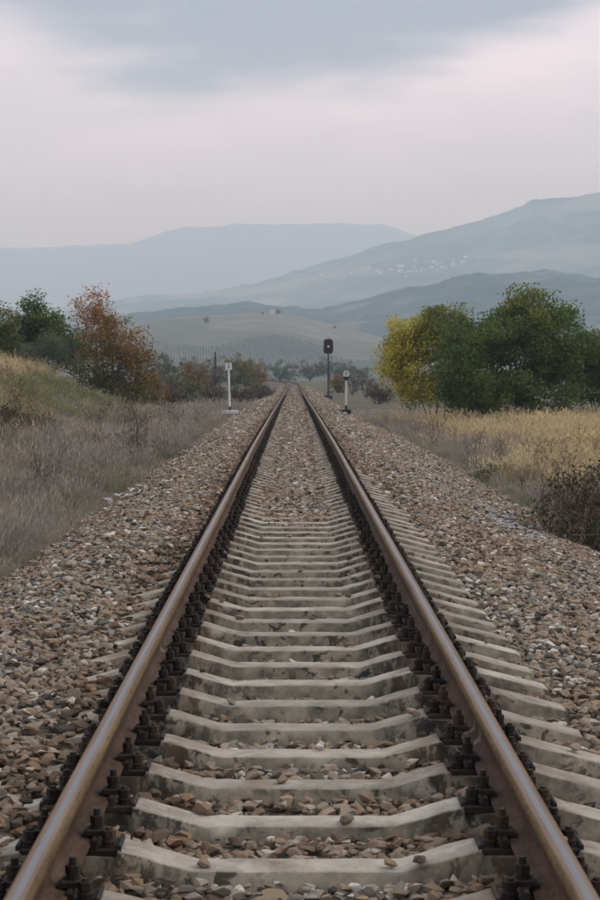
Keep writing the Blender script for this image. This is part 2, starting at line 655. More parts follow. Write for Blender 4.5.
def ground_z(x, y):
    x = np.asarray(x, float)
    y = np.asarray(y, float)
    u = x - track_x(y)
    zt = track_z(y)
    left = np.interp(-u, [0, 2.3, 3.0, 4.6, 6.0, 7.8, 9.2, 10.6, 13, 30], [-0.45, -0.45, -0.36, -0.22, 0.12, 0.80, 1.52, 1.84, 1.88, 1.8])
    endl = 1 - sstep(66, 96, y + 0.0 * u)
    low = -0.45 - 0.25 * sstep(3, 10, -u)
    left = low + (left - low) * endl
    right = np.interp(u, [0, 2.0, 3.4, 4.5, 8, 20, 40], [-0.8, -0.8, -0.82, -0.80, -0.74, -0.72, -0.6])
    z = np.where(u < 0, left, right)
    s = sstep(-0.6, 0.6, u)
    z = np.where(np.abs(u) < 0.6, left * (1 - s) + right * s, z)
    amp = sstep(2.6, 5, np.abs(u))
    z = z + amp * 0.22 * (fbm(x * 0.35, y * 0.35, 2, 4) - 0.5) + amp * 0.10 * (fbm(x * 1.5, y * 1.5, 4, 3) - 0.5)
    near = sstep(150, 60, np.abs(u)) * 1.0
    zt2 = zt * sstep(200, 20, np.abs(u))
    valley = -13.0 * sstep(430, 760, np.hypot(x, np.maximum(y, 0)))
    return z + zt2 + valley + 0 * near


def graded(fine, step, far, g=1.22):
    a = list(np.arange(0, fine + 1e-6, step))
    s = step
    while a[-1] < far:
        s *= g
        a.append(a[-1] + s)
    a[-1] = far
    return np.array(a)


gx = graded(16, 0.4, 12500)
gx = np.concatenate([-gx[:0:-1], gx])
gy = graded(110, 0.7, 12800, 1.13)
gyb = graded(6, 1.5, 2400, 1.5)
gy = np.concatenate([-gyb[:0:-1], gy])
XX, YY = np.meshgrid(gx, gy)
ZZ = ground_z(XX, YY)
# the valley floor far out undulates gently
ZZ = ZZ + 3 * sstep(900, 2500, np.hypot(XX, YY)) * (fbm(XX / 900, YY / 900, 12) - 0.5)
V = np.stack([XX, YY, ZZ], -1).reshape(-1, 3)


def grid_faces(ny, nx):
    i = np.arange(ny * nx).reshape(ny, nx)
    return np.stack([i[:-1, :-1], i[:-1, 1:], i[1:, 1:], i[1:, :-1]], -1).reshape(-1, 4)


ground = obj('ground', mesh_np('ground', V, grid_faces(*XX.shape), True), M['ground'])
tag(ground, 'dry grassy ground either side of the line', 'ground', kind='structure')

# ------------------------------------------------------------------ hills
HILLS = {}


def ridge(name, label, D, crest, front, back, mat, amp, foot=-14, nx=220, ny=36, seed=1, wave=1.0, sh=1.0):
    cx = np.array([fx(p[0], D) for p in crest])
    cz = np.array([fz(p[1], D) for p in crest])
    x0, x1 = cx[0], cx[-1]

    def height(x, y):
        yd = y - (D + 0.10 * front * (fbm(x / (front * 0.5), 0 * x + seed, seed) - 0.5) * wave)
        c = np.interp(x, cx, cz) - foot
        s = np.where(yd < 0, 1 + yd / front, 1 - yd / back)
        s = np.clip(s, -0.05, 1)
        prof = np.where(s > 0, s ** sh * (1.15 - 0.15 * s), s)
        spur = 1 + 0.35 * wave * (fbm(x / (front * 0.22), y / (front * 0.5), seed + 3) - 0.5) * np.sin(np.clip(s, 0, 1) * math.pi)
        fade = sstep(x0, x0 + (x1 - x0) * 0.06, x) * sstep(x1, x1 - (x1 - x0) * 0.06, x)
        rough = amp * (fbm(x / (front * 0.035), y / (front * 0.035), seed + 7, 5) - 0.5) * np.clip(s * 4, 0, 1)
        return foot + c * prof * spur * fade + rough

    xa, xb = fx(-60, D), fx(660, D)
    xs = np.concatenate([np.linspace(x0, xa, 90)[:-1], np.linspace(xa, xb, 480), np.linspace(xb, x1, 90)[1:]])
    ys = np.concatenate([np.linspace(D - front * 1.03, D, 70), np.linspace(D, D + back, ny // 3)[1:]])
    X, Y = np.meshgrid(xs, ys)
    Z = height(X, Y)
    me = mesh_np(name, np.stack([X, Y, Z], -1).reshape(-1, 3), grid_faces(*X.shape), True)
    o = obj(name, me, mat)
    tag(o, label, 'hill', kind='structure')
    HILLS[name] = (height, D, front)
    return height


def locate(name, px, py):
    """point on the face of a hill that is seen at (px, py)"""
    h, D, front = HILLS[name]
    ys = np.linspace(D - front, D, 500)
    xs = np.array([fx(px, d) for d in ys])
    zs = h(xs, ys)
    pys = 369 - (zs - CAMZ) / ys * EYE
    i = int(np.argmax(pys < py)) if np.any(pys < py) else len(ys) - 1
    return xs[i], ys[i], zs[i]


ridge('far_mountains', 'faint blue mountain range on the horizon at left', 8600,
      [(-1500, 260), (-900, 235), (-500, 262), (-200, 252), (0, 249), (60, 246), (130, 243), (165, 232), (190, 227), (240, 225), (300, 224), (350, 223),
       (385, 226), (402, 233), (450, 246), (520, 262), (700, 290), (1000, 280), (1700, 300)], 2400, 1500,
      mat_hill('far_forest', (0.05, 0.06, 0.055), (0.07, 0.08, 0.07), (0.10, 0.10, 0.085), 0.0016), 26, seed=11, wave=0.6)
ridge('mountain', 'broad hazy mountain with a village on its lower slope', 5000,
      [(-1300, 330), (-700, 318), (-200, 316), (60, 308), (140, 298), (200, 293), (250, 283), (300, 272), (340, 260), (390, 243), (420, 235), (470, 224), (500, 213),
       (530, 203), (560, 196), (600, 191), (660, 192), (760, 205), (900, 230), (1200, 250), (1700, 270)], 2100, 1300,
      mat_hill('mountain_slopes', (0.012, 0.022, 0.018), (0.045, 0.052, 0.038), (0.20, 0.17, 0.12), 0.0026,
               ((0.11, 0.12, 0.08), (0.19, 0.172, 0.13), (0.06, 0.075, 0.05)), (0.52, 0.60)), 30, seed=23, wave=0.8, sh=1.05)
ridge('wooded_ridge', 'dark wooded ridge in front of the mountain', 2450,
      [(-1400, 352), (-700, 338), (-200, 330), (60, 322), (130, 316), (200, 306), (250, 303), (285, 306), (320, 310), (350, 302), (390, 293), (430, 283), (470, 275),
       (505, 271), (540, 271), (580, 276), (640, 284), (760, 300), (1000, 310), (1700, 330)], 850, 420,
      mat_hill('ridge_forest', (0.012, 0.022, 0.018), (0.030, 0.042, 0.030), (0.085, 0.085, 0.055), 0.006,
               ((0.05, 0.066, 0.045), (0.13, 0.125, 0.09), (0.03, 0.045, 0.032)), (0.52, 0.60)), 11, seed=31, wave=0.6)


def mat_vine_hill():
    m, nt, b = material('vineyard_soil', 0.95, 0.05)
    g = G(nt)
    p = g.pos()
    a = g.ramp(g.noise(0.05, 6, 0.6, vec=p), [(0.3, (0.125, 0.13, 0.105)), (0.5, (0.168, 0.16, 0.136)), (0.7, (0.21, 0.192, 0.162))])
    gr = g.ramp(g.noise(0.03, 4, vec=p), [(0.3, (0.11, 0.115, 0.092)), (0.7, (0.145, 0.14, 0.112))])
    f = g.rng(g.noise(0.006, 2, vec=p), 0.50, 0.54)
    g.put(b.inputs['Base Color'], g.mix(f, a, gr))
    g.bump(b, g.noise(0.3, 4, vec=p), 0.8, 1.0)
    return m


vine_h = ridge('vineyard_hill', 'low hill of vineyards and pale fields beyond the line', 1250,
               [(-1300, 352), (-800, 345), (-300, 340), (0, 334), (100, 325), (145, 320), (180, 317), (200, 316), (240, 314), (275, 313), (300, 317), (325, 323), (350, 329), (380, 336),
                (420, 345), (470, 352), (600, 360), (900, 362), (1700, 366)], 420, 260, mat_vine_hill(), 1.2, seed=41, wave=0.5, nx=260)

# ------------------------------------------------------------------ ballast bed
ys = np.concatenate([np.arange(-5, 40, 0.4), np.arange(40, 120, 1.0), np.arange(120, 430, 4.0)])
us = np.concatenate([np.linspace(-1, -0.36, 14), np.linspace(-0.34, 0.34, 40), np.linspace(0.36, 1, 16)])
rows = []
for y in ys:
    wl_, wr_ = ballast_edge(np.array([y]))
    wl_, wr_ = float(wl_[0]) + 0.25, float(wr_[0]) + 0.25
    u = np.where(us < 0, us * wl_, us * wr_)
    x = u + float(track_x(y))
    rows.append(np.stack([x, np.full_like(x, y), ballast_z(x, np.full_like(x, y)) - 0.02], -1))
V = np.stack(rows)
ballast = obj('ballast', mesh_np('ballast', V.reshape(-1, 3), grid_faces(V.shape[0], V.shape[1]), True), M['ballast'])
tag(ballast, 'bed of broken stone under and beside the track', 'ballast', kind='structure')


# broken stones: a few shapes used over and over
def stone_mesh(seed, flat=0.62):
    r = np.random.default_rng(seed)
    import bmesh
    bm = bmesh.new()
    pts = r.normal(size=(15, 3))
    pts /= np.linalg.norm(pts, axis=1)[:, None]
    pts *= r.uniform(0.75, 1.1, (15, 1))
    pts *= np.array([1.0, r.uniform(0.6, 0.85), r.uniform(0.42, flat)])
    for p in pts:
        bm.verts.new(p)
    res = bmesh.ops.convex_hull(bm, input=bm.verts)
    bmesh.ops.delete(bm, geom=[v for v in bm.verts if not v.link_faces], context='VERTS')
    me = bpy.data.meshes.new('stone')
    bm.to_mesh(me)
    bm.free()
    me.materials.append(M['stone'])
    return me


STONES = [stone_mesh(100 + i) for i in range(14)]


def in_view(x, y, m=0.0, pad=1.2):
    return np.abs(x - 0.0035 * y) < (0.1596 + m) * y + pad


def strew(n_m2, y0, y1, smin, smax, seed):
    r = np.random.default_rng(seed)
    W0, W1 = -3.3, 4.4
    n = int(n_m2 * (W1 - W0) * (y1 - y0))
    u = r.uniform(W0, W1, n)
    y = r.uniform(y0, y1, n)
    wl_, wr_ = ballast_edge(y)
    edge = np.where(u < 0, -u / wl_, u / wr_)
    ok = (edge < 0.93 + 0.16 * r.random(n)) & in_view(u, y)
    ok &= ~((np.abs(np.abs(u) - 0.7525) < 0.085))       # not inside the rails
    u, y = u[ok], y[ok]
    s = r.uniform(smin, smax, len(u)) * np.where(r.random(len(u)) < 0.12, 1.35, 1.0)
    return u, y, s


parts = [strew(600, 4.2, 14, 0.017, 0.041, 1), strew(470, 14, 24, 0.021, 0.042, 2), strew(300, 24, 42, 0.025, 0.044, 3),
         strew(130, 42, 75, 0.035, 0.060, 4), strew(45, 75, 140, 0.055, 0.085, 5), strew(22, 140, 240, 0.05, 0.08, 6)]
SU = np.concatenate([p[0] for p in parts])
SY = np.concatenate([p[1] for p in parts])
SS = np.concatenate([p[2] for p in parts])
SLEEPER0, PITCH = 6.12, 0.60
# stones keep off the sleepers where these stand clear of the bed
ph = (SY - SLEEPER0) / PITCH
off = np.abs(ph - np.round(ph)) * PITCH
au = np.abs(SU)
clear_mid = (SU < 0.98) & (SU > -0.93) & (SY < 19.3)
clear_r = (SU > 0.9) & (SU < 1.33) & (SY < 26)
clear_l = (SU < -0.9) & (SU > -1.05 - 0.12 * (SY > 8.8)) & (SY > 8.0) & (SY < 17)
clear_sh = (au > 0.50) & (au < 0.95) & (SY < 60)
near_side = 0.105
drop = (off < near_side) & (clear_mid | clear_r | clear_l | clear_sh)
drop &= ~((R.random(len(SU)) < 0.016))
keep = ~drop
SU, SY, SS, off, drop = SU[keep], SY[keep], SS[keep], off[keep], drop[keep]
SX = SU + track_x(SY)
SZ = ballast_z(SX, SY) + SS * R.uniform(-0.15, 0.55, len(SU))
# the odd stone that lies on a sleeper
on = (off < 0.085) & (np.abs(SU) < 1.2) & (SY < 19.3)
SZ[on] = np.interp(np.abs(SU[on]), [0, 0.34, 0.63, 0.95, 1.3], [-0.05, -0.05, 0.03, 0.03, -0.08]) + SS[on] * 0.4
# pale stones spilled at the left edge and a slate-coloured heap at the right
SRX = R.uniform(-0.5, 0.5, len(SU))
SRY = R.uniform(-0.5, 0.5, len(SU))
SRZ = R.uniform(0, 6.283, len(SU))
SI = R.integers(0, len(STONES), len(SU))
# biggest in the picture become single stones
vis = (np.abs(fx(300, 1) * 0 + SX - 0.0035 * SY) < 0.157 * SY) & (SY > 5.75)
zpy = 369 + (CAMZ - SZ) / SY * EYE
vis &= zpy < 905
score = np.where(vis, SS / SY, 0)
top = np.argsort(-score)[:300]
for i in top:
    o = obj('stone', STONES[SI[i]], None, ballast, (SX[i], SY[i], SZ[i]))
    o.scale = (SS[i],) * 3
    o.rotation_euler = (SRX[i], SRY[i], SRZ[i])
rest = np.ones(len(SU), bool)
rest[top] = False


def scatter(name, P, rot, scl, idx, meshes, label, cat):
    """one object of kind stuff: meshes set on points by geometry nodes"""
    lib = bpy.data.collections.new(name + '_shapes')
    for k, me in enumerate(meshes):
        o = bpy.data.objects.new('%s_shape_%02d' % (name, k), me)
        lib.objects.link(o)
    me = bpy.data.meshes.new(name)
    me.vertices.add(len(P))
    me.vertices.foreach_set('co', np.asarray(P, np.float32).ravel())
    a = me.attributes.new('rot', 'FLOAT_VECTOR', 'POINT')
    a.data.foreach_set('vector', np.asarray(rot, np.float32).ravel())
    a = me.attributes.new('scl', 'FLOAT_VECTOR', 'POINT')
    a.data.foreach_set('vector', np.asarray(scl, np.float32).ravel())
    a = me.attributes.new('idx', 'INT', 'POINT')
    a.data.foreach_set('value', np.asarray(idx, np.int32))
    me.update()
    o = obj(name, me)
    ng = bpy.data.node_groups.new(name, 'GeometryNodeTree')
    ng.interface.new_socket('Geometry', in_out='INPUT', socket_type='NodeSocketGeometry')
    ng.interface.new_socket('Geometry', in_out='OUTPUT', socket_type='NodeSocketGeometry')
    nd, lk = ng.nodes, ng.links
    gi, go = nd.new('NodeGroupInput'), nd.new('NodeGroupOutput')
    ci = nd.new('GeometryNodeCollectionInfo')
    ci.inputs['Collection'].default_value = lib
    ci.inputs['Separate Children'].default_value = True
    ci.inputs['Reset Children'].default_value = True
    ip = nd.new('GeometryNodeInstanceOnPoints')
    ip.inputs['Pick Instance'].default_value = True

    def na(n, t):
        x = nd.new('GeometryNodeInputNamedAttribute')
        x.data_type = t
        x.inputs['Name'].default_value = n
        return x.outputs['Attribute']
    lk.new(gi.outputs[0], ip.inputs['Points'])
    lk.new(ci.outputs[0], ip.inputs['Instance'])
    lk.new(na('idx', 'INT'), ip.inputs['Instance Index'])
    er = nd.new('FunctionNodeEulerToRotation')
    lk.new(na('rot', 'FLOAT_VECTOR'), er.inputs[0])
    lk.new(er.outputs[0], ip.inputs['Rotation'])
    lk.new(na('scl', 'FLOAT_VECTOR'), ip.inputs['Scale'])
    lk.new(ip.outputs[0], go.inputs[0])
    md = o.modifiers.new('scatter', 'NODES')
    md.node_group = ng
    tag(o, label, cat, kind='stuff')
    return o


scatter('ballast_gravel', np.stack([SX, SY, SZ], -1)[rest], np.stack([SRX, SRY, SRZ], -1)[rest], np.repeat(SS[:, None], 3, 1)[rest], SI[rest], STONES,
        'loose tan and grey broken stones covering the track bed', 'gravel')

# ------------------------------------------------------------------ railway track
track = empty('railway_track', (0, 5, 0))
tag(track, 'single railway track with rusty rails on concrete sleepers running to the hills', 'railway track')
RAILX = 0.7525
PROF = [(0.070, 0.000), (0.070, 0.010), (0.062, 0.0145), (0.030, 0.023), (0.012, 0.036), (0.0085, 0.055), (0.0085, 0.090), (0.012, 0.112),
        (0.024, 0.1205), (0.0345, 0.125), (0.0355, 0.148), (0.0335, 0.157), (0.028, 0.1620), (0.018, 0.1645), (0.008, 0.1655)]
PROF = PROF + [(-x, z) for x, z in reversed(PROF)]
RAILZ = 0.0245


def sweep(profile, ylist, xoff):
    P = np.array(profile)
    ylist = np.asarray(ylist, float)
    cx = track_x(ylist) + xoff
    czz = track_z(ylist) + RAILZ
    V = np.zeros((len(ylist), len(P), 3))
    V[:, :, 0] = cx[:, None] + P[None, :, 0]
    V[:, :, 1] = ylist[:, None]
    V[:, :, 2] = czz[:, None] + P[None, :, 1]
    n, k = len(ylist), len(P)
    i = np.arange(n * k).reshape(n, k)
    nx_ = np.roll(i, -1, axis=1)
    F = np.stack([i[:-1], nx_[:-1], nx_[1:], i[1:]], -1).reshape(-1, 4)
    lat = np.tile(P[:, 0], n)
    hgt = np.tile(P[:, 1], n)
    return V.reshape(-1, 3), F, lat, hgt


rail_y = np.concatenate([np.arange(-4, 60, 2.0), np.arange(60, 440, 3.0)])
rails = {}
for s in (-1, 1):
    V, F, lat, hgt = sweep(PROF, rail_y, s * RAILX)
    V[:, 1] -= 5
    me = mesh_np('rail', V, F[:, ::-1].copy(), True)
    fattr(me, 'lat', lat)
    fattr(me, 'hgt', hgt)
    rails[s] = obj('rail', me, M['rail'], track)

# weld collars round web and foot of the rails
for s, yy in ((-1, 10.1), (-1, 10.32), (1, 7.62), (1, 7.86)):
    out = []
    for x, z in PROF:
        if z < 0.123:
            g_ = 0.006
            sg = 1 if x > 0 else -1
            out.append((x + sg * g_, z + (0.004 if 0.010 < z < 0.05 else 0)))
        else:
            out.append((x * 0.93, min(z, 0.1235)))
    V, F, lat, hgt = sweep(out, [yy - 0.022, yy - 0.014, yy + 0.014, yy + 0.022], s * RAILX)
    P = V.reshape(4, -1, 3)
    base = np.array([(x * 0.97, z) for x, z in PROF])
    for k in (0, 3):
        P[k, :, 0] = s * RAILX + base[:, 0]
        P[k, :, 2] = RAILZ + np.minimum(base[:, 1], 0.1235)
    V = P.reshape(-1, 3)
    V[:, 1] -= 5
    obj('weld_collar', mesh_np('weld_collar', V, F[:, ::-1].copy()), M['weld'], rails[s])


def sleeper_mesh(seed):
    r = np.random.default_rng(seed)
    st = np.array([0, 0.1, 0.2, 0.28, 0.335, 0.36, 0.42, 0.48, 0.54, 0.575, 0.590, 0.598, 0.75, 0.905, 0.913, 0.93, 0.97, 1.05, 1.13, 1.21, 1.285, 1.30])
    zt = np.interp(st, [0, 0.335, 0.36, 0.575, 0.590, 0.598, 0.905, 0.913, 0.93, 1.285, 1.30], [-0.052, -0.052, -0.047, 0.014, 0.016, -0.004, -0.004, 0.014, 0.012, -0.080, -0.092])
    hw = np.interp(st, [0, 0.335, 0.58, 0.92, 1.3], [0.078, 0.078, 0.088, 0.090, 0.086])
    xs = np.concatenate([-st[:0:-1], st])
    zt = np.concatenate([zt[:0:-1], zt])
    hw = np.concatenate([hw[:0:-1], hw])
    n = len(xs)
    # cross-section, front (towards viewer) to back
    V = np.zeros((n, 8, 3))
    for k, (fy, dz, ex) in enumerate([(-1, -0.23, 0.055), (-1, -0.10, 0.024), (-1, -0.010, 0.004), (-1, 0, -0.008), (1, 0, -0.008), (1, -0.010, 0.004), (1, -0.10, 0.024), (1, -0.23, 0.055)]):
        j = r.normal(0, 0.0018, n)
        V[:, k, 0] = xs
        V[:, k, 1] = fy * (hw + ex + (j if k in (2, 3, 4, 5) else 0))
        V[:, k, 2] = zt + dz + (r.normal(0, 0.0014, n) if k in (2, 3, 4, 5) else 0)
        if k in (0, 7):
            V[:, k, 2] = -0.24
    # a chipped arris here and there
    for _ in range(7):
        k = r.integers(2, n - 2)
        V[k, 2:4, 1] += r.uniform(0.006, 0.020)
        V[k, 3, 2] -= r.uniform(0.003, 0.010)
    V[:, :, 2] += np.linspace(-1, 1, n)[:, None] * r.normal(0, 0.004)
    i = np.arange(n * 8).reshape(n, 8)
    F = np.stack([i[:-1, :-1], i[1:, :-1], i[1:, 1:], i[:-1, 1:]], -1).reshape(-1, 4)
    caps = np.array([[i[0, 0], i[0, 1], i[0, 6], i[0, 7]], [i[0, 1], i[0, 2], i[0, 5], i[0, 6]], [i[0, 2], i[0, 3], i[0, 4], i[0, 5]]])
    caps2 = np.array([[i[-1, 7], i[-1, 6], i[-1, 1], i[-1, 0]], [i[-1, 6], i[-1, 5], i[-1, 2], i[-1, 1]], [i[-1, 5], i[-1, 4], i[-1, 3], i[-1, 2]]])
    me = mesh_np('sleeper', V.reshape(-1, 3), np.concatenate([F, caps, caps2]))
    me.materials.append(M['concrete'])
    return me


SLM = [sleeper_mesh(s) for s in range(20)]


# fastenings (built about the rail's centre line, z = 0 at sleeper seat)
def f_plate(mb):
    mb.box(-0.172, 0.172, -0.082, 0.082, -0.006, 0.016, ch=0.004)
    for s in (-1, 1):
        a, b = sorted((s * 0.073, s * 0.092))
        mb.box(a, b, -0.080, 0.080, 0.016, 0.050, ch=0.005)
        a, b = sorted((s * 0.158, s * 0.1715))
        mb.box(a, b, -0.079, 0.079, 0.0155, 0.031, ch=0.004)


def f_clip(mb, s):
    a, b = sorted((s * 0.050, s * 0.112))
    mb.box(a, b, -0.037, 0.037, 0.050, 0.068, ch=0.004)
    a, b = sorted((s * 0.040, s * 0.056))
    mb.box(a, b, -0.034, 0.034, 0.0415, 0.055)
    c = (s * 0.086, 0)
    mb.cyl(c, 0.025, 0.068, 0.073, 10)
    mb.cyl(c, 0.021, 0.073, 0.085, 10)
    mb.cyl(c, 0.0235, 0.085, 0.109, 6, ph=0.3)
    mb.cyl(c, 0.0125, 0.109, 0.132, 8, 0.011)


def f_screw(mb, s, q):
    c = (s * 0.128, q * 0.038)
    mb.cyl(c, 0.027, 0.016, 0.022, 10)
    mb.cyl(c, 0.022, 0.022, 0.030, 10)
    mb.cyl(c, 0.026, 0.030, 0.037, 10)
    mb.cyl(c, 0.022, 0.037, 0.046, 10, 0.019)
    mb.cyl(c, 0.0235, 0.046, 0.070, 6, ph=0.1)
    mb.cyl(c, 0.013, 0.070, 0.080, 8, 0.011)


mb = MB(); f_plate(mb); PLATE = mb.mesh('base_plate', [M['rust']])
CLIP = {}
SCREW = {}
for s in (-1, 1):
    mb = MB(); f_clip(mb, s); CLIP[s] = mb.mesh('rail_clip', [M['rust']])
    mb = MB(); f_screw(mb, s, -1); SCREW[s] = mb.mesh('screw', [M['rust']])
mb = MB()
for rx in (-RAILX, RAILX):
    t = MB()
    f_plate(t)
    for s in (-1, 1):
        f_clip(t, s)
        f_screw(t, s, -1)
    mb.add([(x + rx, y, z) for x, y, z in t.v], t.f)
ALLFAST = mb.mesh('fastenings', [M['rust']])

for k in range(-3, 222):
    yy = SLEEPER0 + PITCH * k + random.uniform(-0.012, 0.012)
    sl = obj('sleeper', SLM[k % 20] if k % 3 else SLM[(k * 7 + 3) % 20], None, track, (random.uniform(-0.012, 0.012), yy - 5, float(track_z(yy))))
    flip = random.random() < 0.5
    sl.rotation_euler = (0, 0, random.uniform(-0.006, 0.006))
    if k < 36:
        for rs in (-1, 1):
            obj('base_plate', PLATE, None, sl, (rs * RAILX, 0, 0.0))
            for s in (-1, 1):
                c = obj('rail_clip', CLIP[s], None, sl, (rs * RAILX, random.uniform(-0.006, 0.006), 0))
                w = obj('screw', SCREW[s], None, sl, (rs * RAILX, random.uniform(-0.004, 0.004), 0))
    else:
        tag(obj('fastenings', ALLFAST, None, sl), kind='stuff')


# ------------------------------------------------------------------ line-side posts and signal
def text_mesh(ch, size, mat):
    cu = bpy.data.curves.new('lettering', 'FONT')
    cu.body = ch
    cu.size = size
    cu.align_x = 'CENTER'
    cu.align_y = 'CENTER'
    cu.extrude = 0.002
    t = bpy.data.objects.new('lettering', cu)
    COL.objects.link(t)
    dg = bpy.context.evaluated_depsgraph_get()
    me = bpy.data.meshes.new_from_object(t.evaluated_get(dg))
    bpy.data.objects.remove(t)
    me.materials.clear()
    me.materials.append(mat)
    for v in me.vertices:           # stand the letter up, facing the viewer (-Y)
        x, y, z = v.co
        v.co = (x, -z, y)
    return me


# left: kilometre post
d = 85.0
bx_, bz_ = fx(229.8, d), fz(411.0, d)
kp = empty('kilometre_post', (bx_, d, bz_))
tag(kp, 'slender white post with a square number plate left of the track', 'marker post')
mb = MB()
mb.cyl((0, 0), 0.045, 0.18, 1.92, 10)
mb.cyl((0, 0), 0.046, 1.92, 1.94, 10, 0.02)
pp = obj('post', mb.mesh('post', [M['white']]), None, kp)
pp.rotation_euler = (0, rad(-1.6), 0)
mb = MB(); mb.cyl((0, 0), 0.05, 0.02, 0.20, 10)
obj('foot', mb.mesh('foot', [M['black']]), None, kp)
mb = MB(); mb.box(-0.36, 0.38, -0.30, 0.30, -0.12, 0.03, ch=0.02)
obj('base_slab', mb.mesh('base_slab', [M['whiteconc']]), None, kp)
mb = MB(); mb.box(-0.15, 0.15, -0.062, -0.048, 1.86, 2.17, ch=0.004)
pl = obj('number_plate', mb.mesh('number_plate', [M['white']]), None, kp, (-0.052, 0, 0))
obj('number', text_mesh('3', 0.27, M['black']), None, pl, (0, -0.066, 2.015))

# right: small round-topped post
bx_, bz_ = fx(346.2, d), fz(411.5, d)
rp = empty('marker_post', (bx_, d, bz_))
tag(rp, 'short white post with a round-topped lettered plate right of the track', 'marker post')
mb = MB(); mb.cyl((0, 0), 0.047, 0.26, 1.42, 10)
obj('post', mb.mesh('post', [M['white']]), None, rp)
mb = MB(); mb.cyl((0, 0), 0.05, 0.05, 0.28, 10)
obj('foot', mb.mesh('foot', [M['black']]), None, rp)
mb = MB(); mb.box(-0.21, 0.21, -0.2, 0.2, -0.15, 0.10, ch=0.02)
obj('base_block', mb.mesh('base_block', [M['black']]), None, rp)
mb = MB(); mb.box(-0.15, 0.15, -0.058, -0.040, 1.50, 1.60); mb.box(-0.075, 0.075, -0.056, -0.042, 1.40, 1.52)
obj('bracket', mb.mesh('bracket', [M['darkgreen']]), None, rp)
mb = MB()
prof = [(-0.14, 1.58), (0.14, 1.58)] + [(0.14 * math.cos(a), 1.71 + 0.15 * math.sin(a)) for a in np.linspace(0, math.pi, 15)]
nP = len(prof)
mb.add([(x, -0.066, z) for x, z in prof] + [(x, -0.050, z) for x, z in prof],
       [tuple(range(nP)), tuple(reversed(range(nP, 2 * nP)))] + [(i, i + nP, (i + 1) % nP + nP, (i + 1) % nP) for i in range(nP)])
pl = obj('letter_plate', mb.mesh('letter_plate', [M['white']]), None, rp)
obj('letter', text_mesh('E', 0.20, M['black']), None, pl, (0, -0.069, 1.715))

# signal
d = 159.0
bx_, bz_ = fx(328.3, d), -0.85
sg = empty('railway_signal', (bx_, d, bz_))
tag(sg, 'black light signal on a tall dark mast beside the track', 'railway signal')
H0 = fz(353.8, d) - bz_
H1 = fz(339.2, d) - bz_
mb = MB()
mb.cyl((0, 0), 0.085, 0.2, H0 + 0.3, 10, 0.065)
mb.cyl((0, 0), 0.11, 0.2, 0.5, 10)
mb.cyl((0, 0), 0.02, H0 + 0.3, H1 + 0.22, 6)
obj('mast', mb.mesh('mast', [M['mast']]), None, sg)
mb = MB(); mb.box(-0.35, 0.35, -0.35, 0.35, -0.3, 0.22, ch=0.03)
obj('base_block', mb.mesh('base_block', [M['mast']]), None, sg)
hw, ch_ = 0.40, 0.24
prof = []
for cxs, czs, a0 in ((1, 0, -90), (1, 1, 0), (-1, 1, 90), (-1, 0, 180)):
    for a in np.linspace(a0, a0 + 90, 7):
        prof.append((cxs * (hw - ch_) + ch_ * math.cos(rad(a)), (H1 - ch_ if czs else H0 + ch_) + ch_ * math.sin(rad(a))))
nP = len(prof)
mb = MB()
mb.add([(x, -0.13, z) for x, z in prof] + [(x, -0.10, z) for x, z in prof],
       [tuple(range(nP)), tuple(reversed(range(nP, 2 * nP)))] + [(i, i + nP, (i + 1) % nP + nP, (i + 1) % nP) for i in range(nP)])
head = obj('backing_board', mb.mesh('backing_board', [M['black']]), None, sg)
mb = MB(); mb.box(-0.2, 0.2, -0.10, 0.12, H0 + 0.15, H1 - 0.15, ch=0.03)
obj('lamp_housing', mb.mesh('lamp_housing', [M['black']]), None, sg)
lm, nt, b = material('signal_lens_lit', 0.2, 0.5)
b.inputs['Base Color'].default_value = (0.8, 0.45, 0.42, 1)
b.inputs['Emission Color'].default_value = (1.0, 0.55, 0.5, 1)
b.inputs['Emission Strength'].default_value = 0.35
dk, nt, b = material('signal_lens_unlit', 0.15, 0.5)
b.inputs['Base Color'].default_value = (0.012, 0.02, 0.018, 1)
for q, zc_ in enumerate((H1 - 0.32, (H0 + H1) / 2, H0 + 0.32)):
    V, F = [], []
    n = 14
    for i in range(n):
        a = 2 * math.pi * i / n
        V.append((0.085 * math.cos(a), -0.150, zc_ + 0.085 * math.sin(a)))
    V.append((0, -0.162, zc_))
    F = [(i, (i + 1) % n, n) for i in range(n)]
    me = mesh_np('lens', np.array(V), np.array(F))
    obj('lens', me, lm if q == 1 else dk, sg)
    V, F = [], []
    for r_, yy in ((0.11, -0.13), (0.115, -0.33)):
        for i in range(11):
            a = rad(-20 + 220 * i / 10)
            V.append((r_ * math.cos(a), yy if yy > -0.2 else -0.17 - 0.16 * max(0, math.sin(a)), zc_ + r_ * math.sin(a)))
    for i in range(10):
        F.append((i, i + 1, 12 + i, 11 + i))
    me = mesh_np('hood', np.array(V), np.array(F))
    h = obj('hood', me, M['black'], sg)
    so = h.modifiers.new('thick', 'SOLIDIFY')
    so.thickness = 0.008

# wooden pole far off on the left
d = 190.0
mb = MB()
bz_ = float(ground_z(fx(215.3, d), d))
mb.cyl((0, 0), 0.13, -0.3, fz(352, d) - bz_, 8, 0.09)
po = obj('wooden_pole', mb.mesh('wooden_pole', [M['bark']]), None, None, (fx(215.3, d), d, bz_))
tag(po, 'thin dark wooden pole standing in the brush left of the white post', 'pole')


